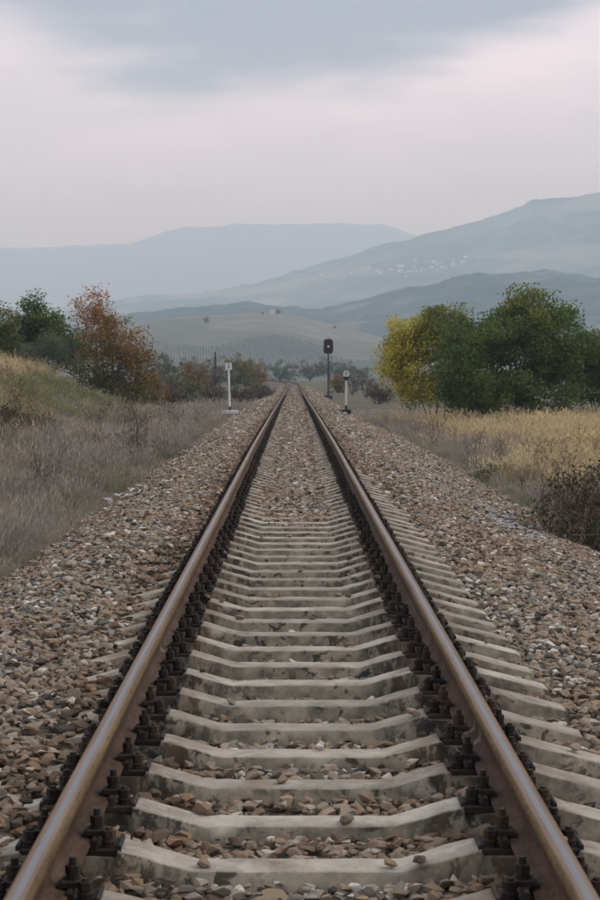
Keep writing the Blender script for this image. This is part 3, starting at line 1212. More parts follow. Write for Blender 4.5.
# ------------------------------------------------------------------ trees and shrubs
def tubes(segs, sides=5):
    """segs: list of (p0, p1, r0, r1) -> verts, faces"""
    P0 = np.array([s[0] for s in segs], float)
    P1 = np.array([s[1] for s in segs], float)
    r0 = np.array([s[2] for s in segs], float)
    r1 = np.array([s[3] for s in segs], float)
    D = P1 - P0
    D /= np.linalg.norm(D, axis=1)[:, None] + 1e-9
    ref = np.where(np.abs(D[:, 2:3]) < 0.9, [[0, 0, 1.0]], [[1.0, 0, 0]])
    A = np.cross(D, ref)
    A /= np.linalg.norm(A, axis=1)[:, None] + 1e-9
    B = np.cross(D, A)
    n = len(segs)
    V = np.zeros((n, 2, sides, 3))
    for i in range(sides):
        a = 2 * math.pi * i / sides
        o = A * math.cos(a) + B * math.sin(a)
        V[:, 0, i] = P0 + o * r0[:, None]
        V[:, 1, i] = P1 + o * r1[:, None]
    idx = np.arange(n * 2 * sides).reshape(n, 2, sides)
    nx_ = np.roll(idx, -1, axis=2)
    F = np.stack([idx[:, 0], nx_[:, 0], nx_[:, 1], idx[:, 1]], -1).reshape(-1, 4)
    return V.reshape(-1, 3), F


def leaves_np(C, size, r, up=0.35, long=1.5):
    """folded leaf blades at points C"""
    n = len(C)
    d = r.normal(size=(n, 3))
    d /= np.linalg.norm(d, axis=1)[:, None]
    nn = r.normal(size=(n, 3)) + np.array([0, 0, up * 2])
    nn -= d * np.sum(nn * d, axis=1)[:, None]
    nn /= np.linalg.norm(nn, axis=1)[:, None] + 1e-9
    s = np.cross(nn, d)
    L = (size * r.uniform(0.7, 1.25, n))[:, None]
    a = C - d * L * 0.5
    b_ = C + s * L * 0.5 / long + nn * L * 0.08
    c = C + d * L * 0.5
    e = C - s * L * 0.5 / long + nn * L * 0.08
    V = np.stack([a, b_, c, e], 1).reshape(-1, 3)
    i = np.arange(n)[:, None] * 4
    F = np.concatenate([i + [0, 1, 2], i + [0, 2, 3]], 0)
    return V, F


def make_tree(name, label, cat, group, base, lobes, tips, per, leaf, mats, seed, stems=3, sigma=0.28, tip_r=0.006, tintf=None, twigs=0, shell=0.55,
              trunk_h=None, long=1.5):
    """lobes: list of (cx, cy, cz, rx, ry, rz, weight) relative to the base. Grows limbs out to sample points, hangs leaves round them"""
    r = np.random.default_rng(seed)
    W = np.array([l[6] for l in lobes], float)
    W /= W.sum()
    T = []
    while len(T) < tips:
        l = lobes[r.choice(len(lobes), p=W)]
        v = r.normal(size=3)
        v /= np.linalg.norm(v)
        q = r.random() ** shell
        lump = 0.60 + 0.72 * float(vnoise(v[0] * 2.2 + seed, v[2] * 2.2 + v[1] * 1.7 + 31, seed))
        p = np.array(l[:3]) + v * np.array(l[3:6]) * q * lump
        if r.random() < 0.07 and v[2] > 0.1:          # odd shoots stand out of the crown
            p = np.array(l[:3]) + v * np.array(l[3:6]) * r.uniform(1.0, 1.16)
        if p[2] < 0.05:
            continue
        T.append(p)
    T = np.array(T)
    zmax = T[:, 2].max()
    nodes, par = [], []
    for k in range(stems):
        a = 2 * math.pi * (k + r.random() * 0.6) / stems
        th = (trunk_h or zmax * 0.45) * r.uniform(0.8, 1.2)
        lean = (0.0 if stems == 1 else 0.45) * r.uniform(0.5, 1.2)
        prev = -1
        for j in range(5):
            t = j / 4
            nodes.append(np.array([math.cos(a) * (0.08 * (stems > 1) + lean * t * th * 0.6), math.sin(a) * (0.08 * (stems > 1) + lean * t * th * 0.6), th * t]) + r.normal(0, 0.03, 3) * (j > 0))
            par.append(prev)
            prev = len(nodes) - 1
    for i in np.argsort(np.linalg.norm(T - np.array([0, 0, zmax * 0.3]), axis=1)):
        p = T[i]
        A = np.array(nodes)
        dv = p - A
        dist = np.linalg.norm(dv, axis=1)
        cost = dist * (1 + 0.9 * np.clip(-dv[:, 2] / (dist + 1e-6), 0, 1))
        k = int(np.argmin(cost))
        q0 = A[k]
        m_ = max(2, int(dist[k] / 0.35))
        prev = k
        for j in range(1, m_ + 1):
            t = j / m_
            q = q0 + (p - q0) * t + np.array([0, 0, 0.10 * dist[k] * math.sin(math.pi * t)]) + (r.normal(0, 0.035 * dist[k], 3) if j < m_ else 0)
            nodes.append(q)
            par.append(prev)
            prev = len(nodes) - 1
    cnt = np.ones(len(nodes))
    for i in range(len(nodes) - 1, -1, -1):
        if par[i] >= 0:
            cnt[par[i]] += cnt[i] * 0.8
    rr = tip_r * cnt ** 0.42
    segs = [(nodes[par[i]], nodes[i], min(rr[par[i]], rr[i] * 1.6), rr[i]) for i in range(len(nodes)) if par[i] >= 0]
    for i, p_ in enumerate(par):
        if p_ < 0:
            q = nodes[i]
            segs.append((q - np.array([0, 0, 0.3]), q, rr[i] * 1.3, rr[i]))
    # bare twiglets
    NA = np.array(nodes)
    outer = NA[stems * 5:] if len(NA) > stems * 5 + 3 else NA
    for _ in range(twigs):
        q = outer[r.integers(len(outer))]
        dd = r.normal(size=3) * 0.8 + np.array([0, 0, 0.75])
        dd += (q - np.array([0, 0, zmax * 0.3])) / (zmax + 1e-6) * 0.8
        dd /= np.linalg.norm(dd)
        segs.append((q, q + dd * r.uniform(0.25, 0.7) * max(0.5, sigma * 2), tip_r * 0.8, tip_r * 0.3))
    V, F = tubes(segs, 4)
    root = empty(name, base)
    tag(root, label, cat, group)
    obj('trunk', mesh_np('trunk', V, F), mats[0], root)
    if per:
        C = np.repeat(T, per, axis=0)
        csz = np.repeat(r.uniform(0.7, 1.3, len(T)), per)
        C = C + np.clip(r.normal(size=C.shape), -1.7, 1.7) * np.array([1, 1, 0.72]) * (sigma * csz)[:, None]
        ct = np.repeat(r.uniform(0, 1, len(T)), per)
        ok = C[:, 2] > 0.02
        C, ct = C[ok], ct[ok]
        V, F = leaves_np(C, leaf, r, long=long)
        tint = 0.55 * ct + 0.45 * r.random(len(C))
        if tintf is not None:
            tint = tintf(C, tint, r)
        me = mesh_np('crown', V, F)
        fattr(me, 'tint', np.repeat(np.clip(tint, 0, 1), 4))
        obj('crown', me, mats[1], root)
    return root


L_green = mat_leaf('dark_green_leaves', [(0.0, (0.043, 0.073, 0.018)), (0.4, (0.095, 0.141, 0.029)), (0.72, (0.190, 0.222, 0.044)), (0.88, (0.319, 0.284, 0.048)), (1.0, (0.473, 0.230, 0.054))], 0.35)
L_yellow = mat_leaf('yellowing_leaves', [(0.0, (0.056, 0.088, 0.022)), (0.3, (0.159, 0.190, 0.038)), (0.6, (0.392, 0.363, 0.054)), (1.0, (0.642, 0.515, 0.068))])
L_russet = mat_leaf('russet_leaves', [(0.0, (0.070, 0.083, 0.026)), (0.28, (0.152, 0.131, 0.036)), (0.5, (0.304, 0.169, 0.045)), (0.72, (0.384, 0.144, 0.045)), (1.0, (0.362, 0.094, 0.045))])
L_grey = mat_leaf('grey_green_leaves', [(0.0, (0.072, 0.086, 0.051)), (0.5, (0.122, 0.138, 0.082)), (1.0, (0.179, 0.187, 0.109))])
L_olive = mat_leaf('olive_leaves', [(0.0, (0.059, 0.082, 0.027)), (0.5, (0.119, 0.142, 0.046)), (1.0, (0.236, 0.209, 0.068))])
L_brown = mat_leaf('dead_brown_leaves', [(0.0, (0.072, 0.055, 0.044)), (0.5, (0.130, 0.098, 0.075)), (1.0, (0.208, 0.150, 0.104))])
L_rust = mat_leaf('rust_orange_leaves', [(0.0, (0.120, 0.086, 0.033)), (0.5, (0.256, 0.151, 0.050)), (1.0, (0.374, 0.216, 0.068))])


def at(px, d):
    x = fx(px, d)
    return (x, d, float(ground_z(x, d)) - 0.05)


def sc(d):           # metres per photo pixel at distance d
    return d / EYE


# right-hand group
d = 80.0
k = sc(d)
b_ = at(525, d)
zt = lambda py: fz(py, d) - b_[2]
X = lambda px: fx(px, d) - b_[0]


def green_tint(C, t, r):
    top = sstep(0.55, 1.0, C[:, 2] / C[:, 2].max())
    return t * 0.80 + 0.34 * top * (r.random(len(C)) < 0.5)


make_tree('green_tree', 'broad dark green tree, the tallest right of the track', 'tree', 'trees right of the track', b_,
          [(X(525), 0, zt(318), 32 * k, 1.5, 32 * k, 1.1), (X(500), 0, zt(350), 58 * k, 2.3, 42 * k, 2.4), (X(552), 0.3, zt(348), 46 * k, 2.1, 42 * k, 2.2),
           (X(520), -0.5, zt(390), 66 * k, 2.4, 26 * k, 1.7), (X(468), 0, zt(332), 28 * k, 1.4, 24 * k, 0.6)],
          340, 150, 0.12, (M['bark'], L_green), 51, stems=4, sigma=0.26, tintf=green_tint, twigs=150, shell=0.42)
d = 84.0
k = sc(d)
b_ = at(432, d)


def yel_tint(C, t, r):
    s = sstep(1.9, -1.5, C[:, 0] + 0.3 * (C[:, 2] - 2.6)) * sstep(0.5, 2.0, C[:, 2])
    return np.clip(t * 0.40 + 0.75 * s * (0.35 + t), 0, 1)


make_tree('yellowing_tree', 'yellow leaved tree at the left end of the right-hand group', 'tree', 'trees right of the track', b_,
          [(X(413), 0, zt(345), 30 * k, 1.4, 30 * k, 1.6), (X(395), -0.2, zt(360), 23 * k, 1.1, 22 * k, 0.9), (X(436), 0, zt(328), 24 * k, 1.2, 24 * k, 0.9),
           (X(425), 0, zt(388), 40 * k, 1.5, 22 * k, 1.2), (X(449), 0.2, zt(360), 28 * k, 1.4, 36 * k, 1.1)],
          210, 120, 0.12, (M['bark'], L_yellow), 52, stems=4, sigma=0.24, tintf=yel_tint, twigs=420, shell=0.42)
d = 78.0
k = sc(d)
b_ = at(470, d)
make_tree('green_shrub', 'rounded dark green shrub in front of the two trees right of the track', 'shrub', None, b_,
          [(X(462), 0, zt(372), 26 * k, 1.0, 38 * k, 1.0), (X(478), 0, zt(392), 34 * k, 1.1, 24 * k, 0.9)],
          110, 110, 0.115, (M['bark'], L_green), 53, stems=5, sigma=0.22, tintf=lambda C, t, r: t * 0.7, shell=0.42)
d = 82.0
k = sc(d)
b_ = at(598, d)
make_tree('green_tree', 'lower green tree cut by the right-hand edge of the picture', 'tree', 'trees right of the track', b_,
          [(X(592), 0, zt(362), 30 * k, 1.5, 30 * k, 1.5), (X(622), 0, zt(352), 34 * k, 1.6, 36 * k, 1.5), (X(600), 0, zt(392), 44 * k, 1.6, 20 * k, 1.1)],
          170, 105, 0.125, (M['bark'], L_green), 54, stems=4, sigma=0.26, tintf=lambda C, t, r: t * 0.86, twigs=80, shell=0.42)

# left-hand group behind the bank
d = 92.0
k = sc(d)
b_ = at(46, d)
make_tree('green_tree', 'dark green tree with loose upright shoots at far left', 'tree', 'trees behind the left bank', b_,
          [(X(36), 0, zt(325), 17 * k, 1.0, 30 * k, 1.2), (X(52), 0, zt(335), 20 * k, 1.2, 30 * k, 1.2), (X(20), 0, zt(345), 24 * k, 1.1, 26 * k, 1.0), (X(72), 0.2, zt(352), 18 * k, 1.0, 28 * k, 0.9)],
          170, 80, 0.14, (M['bark'], L_green), 61, stems=4, sigma=0.27, tintf=lambda C, t, r: t * 0.80, twigs=120, shell=0.5)
d = 90.0
k = sc(d)
b_ = at(-4, d)
make_tree('yellow_green_tree', 'yellow green tree cut by the left-hand edge of the picture', 'tree', 'trees behind the left bank', b_,
          [(X(-6), 0, zt(332), 20 * k, 1.2, 34 * k, 1.4), (X(6), 0, zt(348), 16 * k, 1.0, 24 * k, 1.0), (X(-30), 0, zt(350), 30 * k, 1.4, 34 * k, 1.2)],
          130, 90, 0.13, (M['bark'], L_olive), 62, stems=4, sigma=0.27, tintf=lambda C, t, r: t, twigs=60, shell=0.5)
d = 86.0
k = sc(d)
b_ = at(112, d)


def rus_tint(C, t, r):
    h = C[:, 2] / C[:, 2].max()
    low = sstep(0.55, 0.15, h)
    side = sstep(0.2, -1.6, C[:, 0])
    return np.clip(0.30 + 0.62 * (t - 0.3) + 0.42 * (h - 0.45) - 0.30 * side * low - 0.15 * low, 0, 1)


make_tree('russet_tree', 'rust orange autumn tree with thinning top above the left bank', 'tree', 'trees behind the left bank', b_,
          [(X(95), 0, zt(318), 22 * k, 1.0, 29 * k, 1.0), (X(112), 0, zt(343), 30 * k, 1.5, 36 * k, 2.0), (X(135), 0, zt(362), 20 * k, 1.1, 30 * k, 1.2), (X(95), 0, zt(368), 30 * k, 1.2, 28 * k, 1.3), (X(122), 0, zt(385), 34 * k, 1.2, 22 * k, 1.2)],
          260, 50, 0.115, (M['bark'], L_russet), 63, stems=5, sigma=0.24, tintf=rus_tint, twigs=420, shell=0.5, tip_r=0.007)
d = 83.0
k = sc(d)
b_ = at(52, d)
make_tree('grey_green_shrub', 'grey green shrub on the bank in front of the dark tree', 'shrub', None, b_,
          [(X(50), 0, zt(352), 24 * k, 1.0, 22 * k, 1.2), (X(30), 0, zt(360), 18 * k, 0.9, 14 * k, 0.6)],
          110, 80, 0.09, (M['greybark'], L_grey), 64, stems=6, sigma=0.2, twigs=200, long=3.0)

# brush beyond: each bush its own thing
BRUSH = [
    (88, 96, 26, 356, 'olive', 'olive_bush', 'green undergrowth between the dark tree and the russet tree'),
    (122, 97, 22, 366, 'olive', 'olive_bush', 'dull green undergrowth showing beneath the russet tree'),
    (150, 104, 18, 364, 'rust', 'rusty_bush', 'yellowish brown bush leaning out right of the russet tree'),
    (172, 108, 16, 384, 'brown', 'bare_bush', 'low brown scrub at the end of the left bank'),
    # px, d, half width px, top py, kind, name, label
    (165, 150, 20, 345, 'grey', 'bare_bush', 'hazy grey bare bush just right of the russet tree'),
    (192, 165, 16, 356, 'rust', 'rusty_bush', 'small rust orange bush between bare bushes left of the white post'),
    (180, 130, 22, 372, 'olive', 'olive_bush', 'low olive bush at the foot of the russet tree'),
    (210, 185, 16, 360, 'brown', 'bare_bush', 'brown bare bush around the thin wooden pole'),
    (236, 200, 22, 353, 'olive', 'olive_bush', 'olive green bush behind the white number post'),
    (252, 230, 17, 358, 'rust', 'rusty_bush', 'faded orange bush right of the white number post'),
    (260, 150, 15, 385, 'red', 'thorn_bush', 'dark reddish brown thorn bush hugging the left rail'),
    (240, 140, 18, 386, 'red', 'thorn_bush', 'low reddish brown thorn bush right of the white number post'),
    (212, 125, 17, 384, 'red', 'thorn_bush', 'low brown thorn bush left of the white number post'),
    (246, 290, 14, 362, 'grey', 'bare_bush', 'pale grey bush where the track bends away'),
    (310, 430, 18, 360, 'brown', 'bare_bush', 'brown bush straight beyond the bend of the track'),
    (280, 480, 16, 361, 'olive', 'olive_bush', 'dull green bush beyond the bend of the track'),
    (330, 420, 20, 358, 'brown', 'bare_bush', 'hazy brown thicket behind the signal mast'),
    (352, 210, 12, 369, 'bare', 'bare_sapling', 'thin bare grey saplings behind the round-topped post'),
    (366, 190, 12, 368, 'bare', 'bare_sapling', 'dark bare saplings between round-topped post and yellow tree'),
    (338, 230, 9, 374, 'rust', 'rusty_bush', 'small yellowish bush right of the signal mast'),
    (380, 150, 14, 385, 'brown', 'bare_bush', 'low brown bush below the yellow tree'),
    (200, 330, 26, 356, 'grey', 'bare_bush', 'distant grey bush behind the wooden pole'),
    (250, 380, 26, 357, 'grey', 'bare_bush', 'distant grey thicket behind the faded orange bush'),
    (352, 380, 22, 362, 'grey', 'bare_bush', 'distant grey thicket behind the bare saplings'),
    (150, 300, 26, 350, 'grey', 'bare_bush', 'distant grey thicket behind the right edge of the russet tree'),
]
KIND = dict(grey=(M['greybark'], L_grey), rust=(M['greybark'], L_rust), olive=(M['greybark'], L_olive), brown=(M['greybark'], L_brown), red=(M['bark'], L_brown), bare=(M['greybark'], L_brown))
for i, (px, d, hw_, py, kd, nm, lb) in enumerate(BRUSH):
    k = sc(d)
    b_ = at(px, d)
    top_ = max(0.8, fz(py, d) - b_[2])
    w_ = hw_ * k
    dens = dict(grey=26, rust=34, olive=40, brown=22, red=16, bare=4)[kd]
    make_tree(nm, lb, 'bush', 'brush beside the line', b_,
              [(-0.3 * w_, 0, top_ * 0.55, w_ * 0.7, w_ * 0.7, top_ * 0.47, 1.0), (0.4 * w_, 0.2, top_ * 0.45, w_ * 0.66, w_ * 0.7, top_ * 0.42, 1.0)],
              90 if kd != 'bare' else 60, dens, 0.05 + 0.0007 * d, KIND[kd], 200 + i, stems=6, sigma=0.12 + 0.05 * w_, twigs=500 if kd in ('red', 'bare', 'brown') else 260,
              tip_r=0.004 + 0.00006 * d, trunk_h=top_ * 0.6, long=2.0)


# bramble mound at right
def bramble(name, label, px, d, w, h, seed, n_st=150, n_lf=5200, dep=0.8, leafm=None):
    r = np.random.default_rng(seed)
    b_ = at(px, d)
    root = empty(name, b_)
    tag(root, label, 'bush')
    segs = []
    tipsC = []
    for i in range(n_st):
        p = np.array([r.uniform(-0.75, 0.75) * w, r.uniform(-0.75, 0.75) * w * dep, 0.0])
        a = r.uniform(0, 6.283)
        L = r.uniform(0.35, 1.15) * h
        reach = r.uniform(0.3, 1.15) * w
        prev = p
        rd = r.uniform(0.0025, 0.006)
        tw, bend = r.normal(0, 1), r.uniform(1.5, 2.9)
        n = 8
        for j in range(1, n + 1):
            t = j / n
            q = p + np.array([math.cos(a + 0.9 * t * tw) * reach * t, math.sin(a + 0.9 * t * tw) * reach * t * dep, L * math.sin(t * bend) / 0.95]) + r.normal(0, 0.028, 3)
            q[2] = max(q[2], 0.02)
            e = (q[0] / w) ** 2 + (q[1] / (w * dep)) ** 2
            cap = h * math.sqrt(max(0.03, 1.08 - e * 0.75)) * (0.72 + 0.55 * float(vnoise(q[0] * 4 + seed, q[1] * 4, 5)))
            q[2] = q[2] if q[2] < cap else cap + 0.35 * (q[2] - cap)
            segs.append((prev, q, rd, rd * 0.85))
            prev = q
            tipsC.append(q)
    V, F = tubes(segs, 4)
    obj('stems', mesh_np('stems', V, F), BRSTEM, root)
    C = np.array(tipsC)[r.integers(0, len(tipsC), n_lf)] + r.normal(0, 0.05, (n_lf, 3))
    C = C[C[:, 2] > 0.02]
    V, F = leaves_np(C, 0.052, r, long=1.4)
    me = mesh_np('leaves', V, F)
    patch = fbm(C[:, 0] * 2, C[:, 2] * 2 + C[:, 1], 77)
    fattr(me, 'tint', np.repeat(np.clip(0.35 * r.random(len(C)) + 1.5 * (patch - 0.30) - 0.75 * (C[:, 2] / h - 0.55), 0, 1), 4))
    obj('foliage', me, leafm or L_bramble, root)
    return root


BRSTEM = plain('bramble_canes', (0.15, 0.105, 0.078), 0.85, 0, 0.45, 10)
L_bramble = mat_leaf('bramble_leaves', [(0.0, (0.030, 0.045, 0.018)), (0.35, (0.065, 0.08, 0.032)), (0.55, (0.085, 0.065, 0.036)), (0.8, (0.105, 0.066, 0.044)), (1.0, (0.15, 0.105, 0.065))])
bramble('bramble_bush', 'mound of tangled bramble with green top beside the ballast at right', 600, 24.5, 0.78, 1.12, 301, 260, 2600)
bramble('bramble_bush', 'low brown bramble patch on the left bank at the picture edge', 8, 42.0, 0.75, 0.55, 302, 130, 1500)
bramble('bramble_bush', 'low dark reddish thicket among grey grass at the foot of the left bank', 108, 40.0, 0.8, 0.36, 303, 140, 1500)
bramble('bramble_bush', 'low green bramble clump between grey weeds and golden grass at right', 505, 40.0, 0.55, 0.40, 304, 80, 2200, leafm=L_olive)


# ------------------------------------------------------------------ grasses
def tuft(seed, n, h, spread, lean, width, heads=0.0, segs_=3):
    r = np.random.default_rng(seed)
    V, F, T = [], [], []
    for i in range(n):
        a = r.uniform(0, 6.283)
        rad_ = spread * math.sqrt(r.random())
        p = np.array([math.cos(a) * rad_, math.sin(a) * rad_, -0.03])
        b2 = a + r.normal(0, 0.8)
        L = h * r.uniform(0.55, 1.15)
        ln = lean * r.uniform(0.2, 1.3)
        dirv = np.array([math.cos(b2), math.sin(b2), 0])
        f = r.uniform(0, 6.283)
        side = np.array([math.cos(f), math.sin(f), 0]) * width * r.uniform(0.7, 1.3)
        tint = r.random()
        o = len(V)
        for j in range(segs_ + 1):
            t = j / segs_
            c = p + dirv * ln * L * t * t + np.array([0, 0, L * t * (1 - 0.25 * ln * t)])
            w = 1 - t * 0.85
            V += [c - side * w, c + side * w]
            T += [tint, tint]
        for j in range(segs_):
            F.append((o + 2 * j, o + 2 * j + 1, o + 2 * j + 3, o + 2 * j + 2))
        if r.random() < heads:
            o = len(V)
            c = p + dirv * ln * L + np.array([0, 0, L * (1 - 0.25 * ln)])
            s2 = side / width * 0.010
            V += [c - np.array([0, 0, 0.02]), c + s2, c + dirv * 0.02 + np.array([0, 0, 0.07]), c - s2]
            T += [min(1, tint + 0.25)] * 4
            F.append((o, o + 1, o + 2, o + 3))
    me = mesh_np('tuft', np.array(V), np.array(F))
    fattr(me, 'tint', T)
    return me


B_grey = mat_blades('grey_dry_grass_blades', (0.178, 0.153, 0.128), (0.320, 0.279, 0.235), (0.487, 0.431, 0.367))
B_gold = mat_blades('golden_grass_blades', (0.316, 0.236, 0.124), (0.578, 0.449, 0.254), (0.797, 0.657, 0.397))
B_green = mat_blades('green_grass_blades', (0.074, 0.101, 0.043), (0.135, 0.168, 0.074), (0.230, 0.252, 0.120))
B_olive = mat_blades('faded_grass_blades', (0.127, 0.145, 0.064), (0.226, 0.244, 0.109), (0.344, 0.348, 0.163))


def with_mat(mes, m):
    for me in mes:
        me.materials.append(m)
    return mes


T_grey = with_mat([tuft(400 + i, 40, 0.24 + 0.06 * i, 0.10 + 0.03 * i, 0.35 + 0.18 * i, 0.0030, 0.30) for i in range(6)], B_grey)
T_gold = with_mat([tuft(420 + i, 40, 0.42 + 0.07 * i, 0.12 + 0.025 * i, 0.25 + 0.13 * i, 0.0034, 0.45) for i in range(6)], B_gold)
T_green = with_mat([tuft(440 + i, 46, 0.13, 0.15, 0.7, 0.0032) for i in range(5)], B_green)
T_olive = with_mat([tuft(460 + i, 44, 0.22, 0.16, 0.6, 0.0032, 0.1) for i in range(5)], B_olive)


def field(n, x0, x1, y0, y1, seed):
    r = np.random.default_rng(seed)
    x = r.uniform(x0, x1, n)
    y = r.uniform(y0, y1, n)
    ok = in_view(x, y, 0.01, 1.5)
    return x[ok], y[ok]


def near_bias(n, x0, x1, y0, y1, seed, p=1.6):
    r = np.random.default_rng(seed)
    x = r.uniform(x0, x1, n)
    y = y0 + (y1 - y0) * r.random(n) ** p
    ok = in_view(x, y, 0.01, 1.5)
    return x[ok], y[ok]


GX, GY = near_bias(120000, -19, -2.1, 11, 110, 71, 1.9)
HX, HY = near_bias(120000, 2.6, 22, 15, 110, 72, 1.8)
X_ = np.concatenate([GX, HX])
Y_ = np.concatenate([GY, HY])
rr = np.random.default_rng(73)
wl_, wr_ = ballast_edge(Y_)
wl_ = wl_ + 0.05
e = np.where(X_ < 0, -X_ - wl_, X_ - wr_)          # metres out from the edge of the stones
ok = e > -0.25 + 0.55 * rr.random(len(e)) * 1.0
X_, Y_, e = X_[ok], Y_[ok], e[ok]
L_ = X_ < 0
na = fbm(X_ * 0.45, Y_ * 0.20, 81)
nb = fbm(X_ * 0.9 + 40, Y_ * 0.5, 83)
nc = fbm(X_ * 0.25 + 9, Y_ * 0.12, 85)
zb = ground_z(X_, Y_)
# left side: grey grass by the stones and up the foot of the bank, faded green on the slope, gold along the crest
mixn = fbm(X_ * 2.1 + 7, Y_ * 1.2, 87, 3)
w_grey = np.where(L_, sstep(6.3, 4.2, -X_ + 5 * (na - 0.5)) * 1.0 + 0.10, sstep(4.4, 1.0, e + 5 * (na - 0.5)) * 1.0 + 0.05)
w_gold = np.where(L_, (sstep(1.0, 1.5, zb + 0.7 * (nb - 0.5)) * 2.6 + 0.8 * sstep(0.55, 0.64, nc) * sstep(5.8, 7.0, -X_) + 0.12 * sstep(0.46, 0.38, mixn) * sstep(3.0, 4.5, -X_)) * sstep(84, 74, Y_), sstep(1.4, 3.6, e + 6 * (na - 0.5)) * 1.5 * sstep(92, 66, Y_ + 30 * (nb - 0.5)))
fieldn = fbm(X_ * 0.55 + 17, Y_ * 0.28, 88, 4)
w_olive = np.where(L_, sstep(4.6, 6.4, -X_) * 2.4 * sstep(1.9, 1.4, zb) + 0.16 + 1.3 * sstep(0.50, 0.62, mixn) + 0.5 * sstep(72, 90, Y_), 0.12 + 1.6 * sstep(0.52, 0.60, fieldn) * sstep(1.5, 3.0, e) + 0.9 * sstep(0.52, 0.64, mixn) * sstep(4.5, 1.5, e) + 0.5 * sstep(70, 90, Y_))
w_green = np.where(L_, 0.9 * sstep(0.9, 0.1, e) * sstep(0.45, 0.6, nb) + 0.9 * sstep(0.50, 0.60, nb) * sstep(3.5, 1.0, e) + 0.25 * sstep(0.54, 0.64, nb), 2.2 * sstep(0.44, 0.55, nb) * sstep(48, 58, Y_) * sstep(78, 68, Y_) * sstep(4.5, 2.0, e) + 0.10)
Wt = np.stack([w_grey, w_gold, w_olive, w_green], -1) + 1e-4
Wt /= Wt.sum(1)[:, None]
cum = np.cumsum(Wt, 1)
pick = (rr.random(len(X_))[:, None] > cum).sum(1)
dens = 0.22 + 0.78 * sstep(0.36, 0.58, fbm(X_ * 1.1, Y_ * 1.1, 91))
dens *= np.where(L_, 0.35 + 0.65 * sstep(0.0, 0.7, e), 0.22 + 0.78 * sstep(0.0, 1.6, e))
ok = rr.random(len(X_)) < dens
for i, (nm, lb, tf, hs) in enumerate([('grey_grass', 'grey withered grass and weeds along both edges of the stones', T_grey, 1.0), ('golden_grass', 'tall golden dry grass on the bank crest and the right-hand field', T_gold, 1.0),
                                      ('faded_grass', 'short faded olive grass on the bank', T_olive, 1.0), ('green_grass', 'low green grass in patches by the stones', T_green, 1.0)]):
    q = ok & (pick == i)
    n = int(q.sum())
    P = np.stack([X_[q], Y_[q], zb[q]], -1)
    size = rr.uniform(0.6, 1.3, n) * (0.35 + 1.3 * fbm(X_[q] * 0.6, Y_[q] * 0.45, 95))
    size *= np.where(e[q] < 0.5, 0.6, 1.0)
    far = 1 + sstep(40, 110, Y_[q]) * 0.9
    size *= np.where(L_[q], 0.62 if i == 1 else 0.9, np.where(i == 1, 0.50 + 0.36 * sstep(28, 45, Y_[q]), 0.55 + 0.25 * sstep(25, 45, Y_[q])))
    S = np.stack([size * far, size * far, size], -1)
    rot = np.stack([rr.normal(0, 0.12, n), rr.normal(0, 0.12, n), rr.uniform(0, 6.283, n)], -1)
    scatter(nm, P, rot, S, rr.integers(0, len(tf), n), tf, lb, 'grass')

def weed(seed, h):
    r = np.random.default_rng(seed)
    segs = []
    for q in range(3):
        p = np.array([r.normal(0, 0.05), r.normal(0, 0.05), -0.03])
        top_ = p + np.array([r.normal(0, 0.12), r.normal(0, 0.12), 1.0]) * h * r.uniform(0.6, 1.0)
        prev = p
        for j in range(1, 6):
            c = p + (top_ - p) * j / 5 + r.normal(0, 0.012, 3)
            segs.append((prev, c, 0.0042, 0.0036))
            prev = c
            for _ in range(3 if j > 2 else 1):
                t_ = c + np.array([r.normal(0, 0.09), r.normal(0, 0.09), r.uniform(0.04, 0.16)])
                segs.append((c, t_, 0.0028, 0.002))
                segs.append((t_, t_ + np.array([r.normal(0, 0.012), r.normal(0, 0.012), 0.03]), 0.009, 0.005))
    V, F = tubes(segs, 3)
    return mesh_np('weed', V, F)


WEEDM = plain('dead_weed_stalks', (0.085, 0.058, 0.044), 0.9, 0, 0.4, 6)
T_weed = with_mat([weed(480 + i, 0.55 + 0.1 * i) for i in range(5)], WEEDM)
q = (rr.random(len(X_)) < 0.022 * sstep(0.50, 0.60, fbm(X_ * 0.8 + 3, Y_ * 0.4, 97)) * (e > 0.5)) & (Y_ < 80)
n = int(q.sum())
sz_ = rr.uniform(0.5, 1.15, n)
scatter('dry_weeds', np.stack([X_[q], Y_[q], zb[q]], -1), np.stack([rr.normal(0, 0.1, n), rr.normal(0, 0.1, n), rr.uniform(0, 6.283, n)], -1), np.repeat(sz_[:, None], 3, 1),
        rr.integers(0, 5, n), T_weed, 'dark brown dead weed stalks standing among the grass', 'weeds')

ru = np.random.default_rng(99)
yb = ru.uniform(12, 70, 90)
xb = np.where(ru.random(90) < 0.5, ru.uniform(-2.5, -1.5, 90), ru.uniform(1.6, 3.3, 90))
sz_ = ru.uniform(0.35, 0.8, 90)
scatter('ballast_weeds', np.stack([xb, yb, ballast_z(xb, yb) + 0.01], -1), np.stack([ru.normal(0, 0.1, 90), ru.normal(0, 0.1, 90), ru.uniform(0, 6.283, 90)], -1), np.repeat(sz_[:, None], 3, 1),
        ru.integers(0, len(T_green), 90), T_green, 'small green weeds sprouting through the stones', 'weeds')
M_pale = plain('pale_rock', (0.50, 0.47, 0.43), 0.9, 0, 0.25, 1.5)
M_slate = plain('slate_rock', (0.25, 0.243, 0.23), 0.9, 0, 0.4, 1.5)


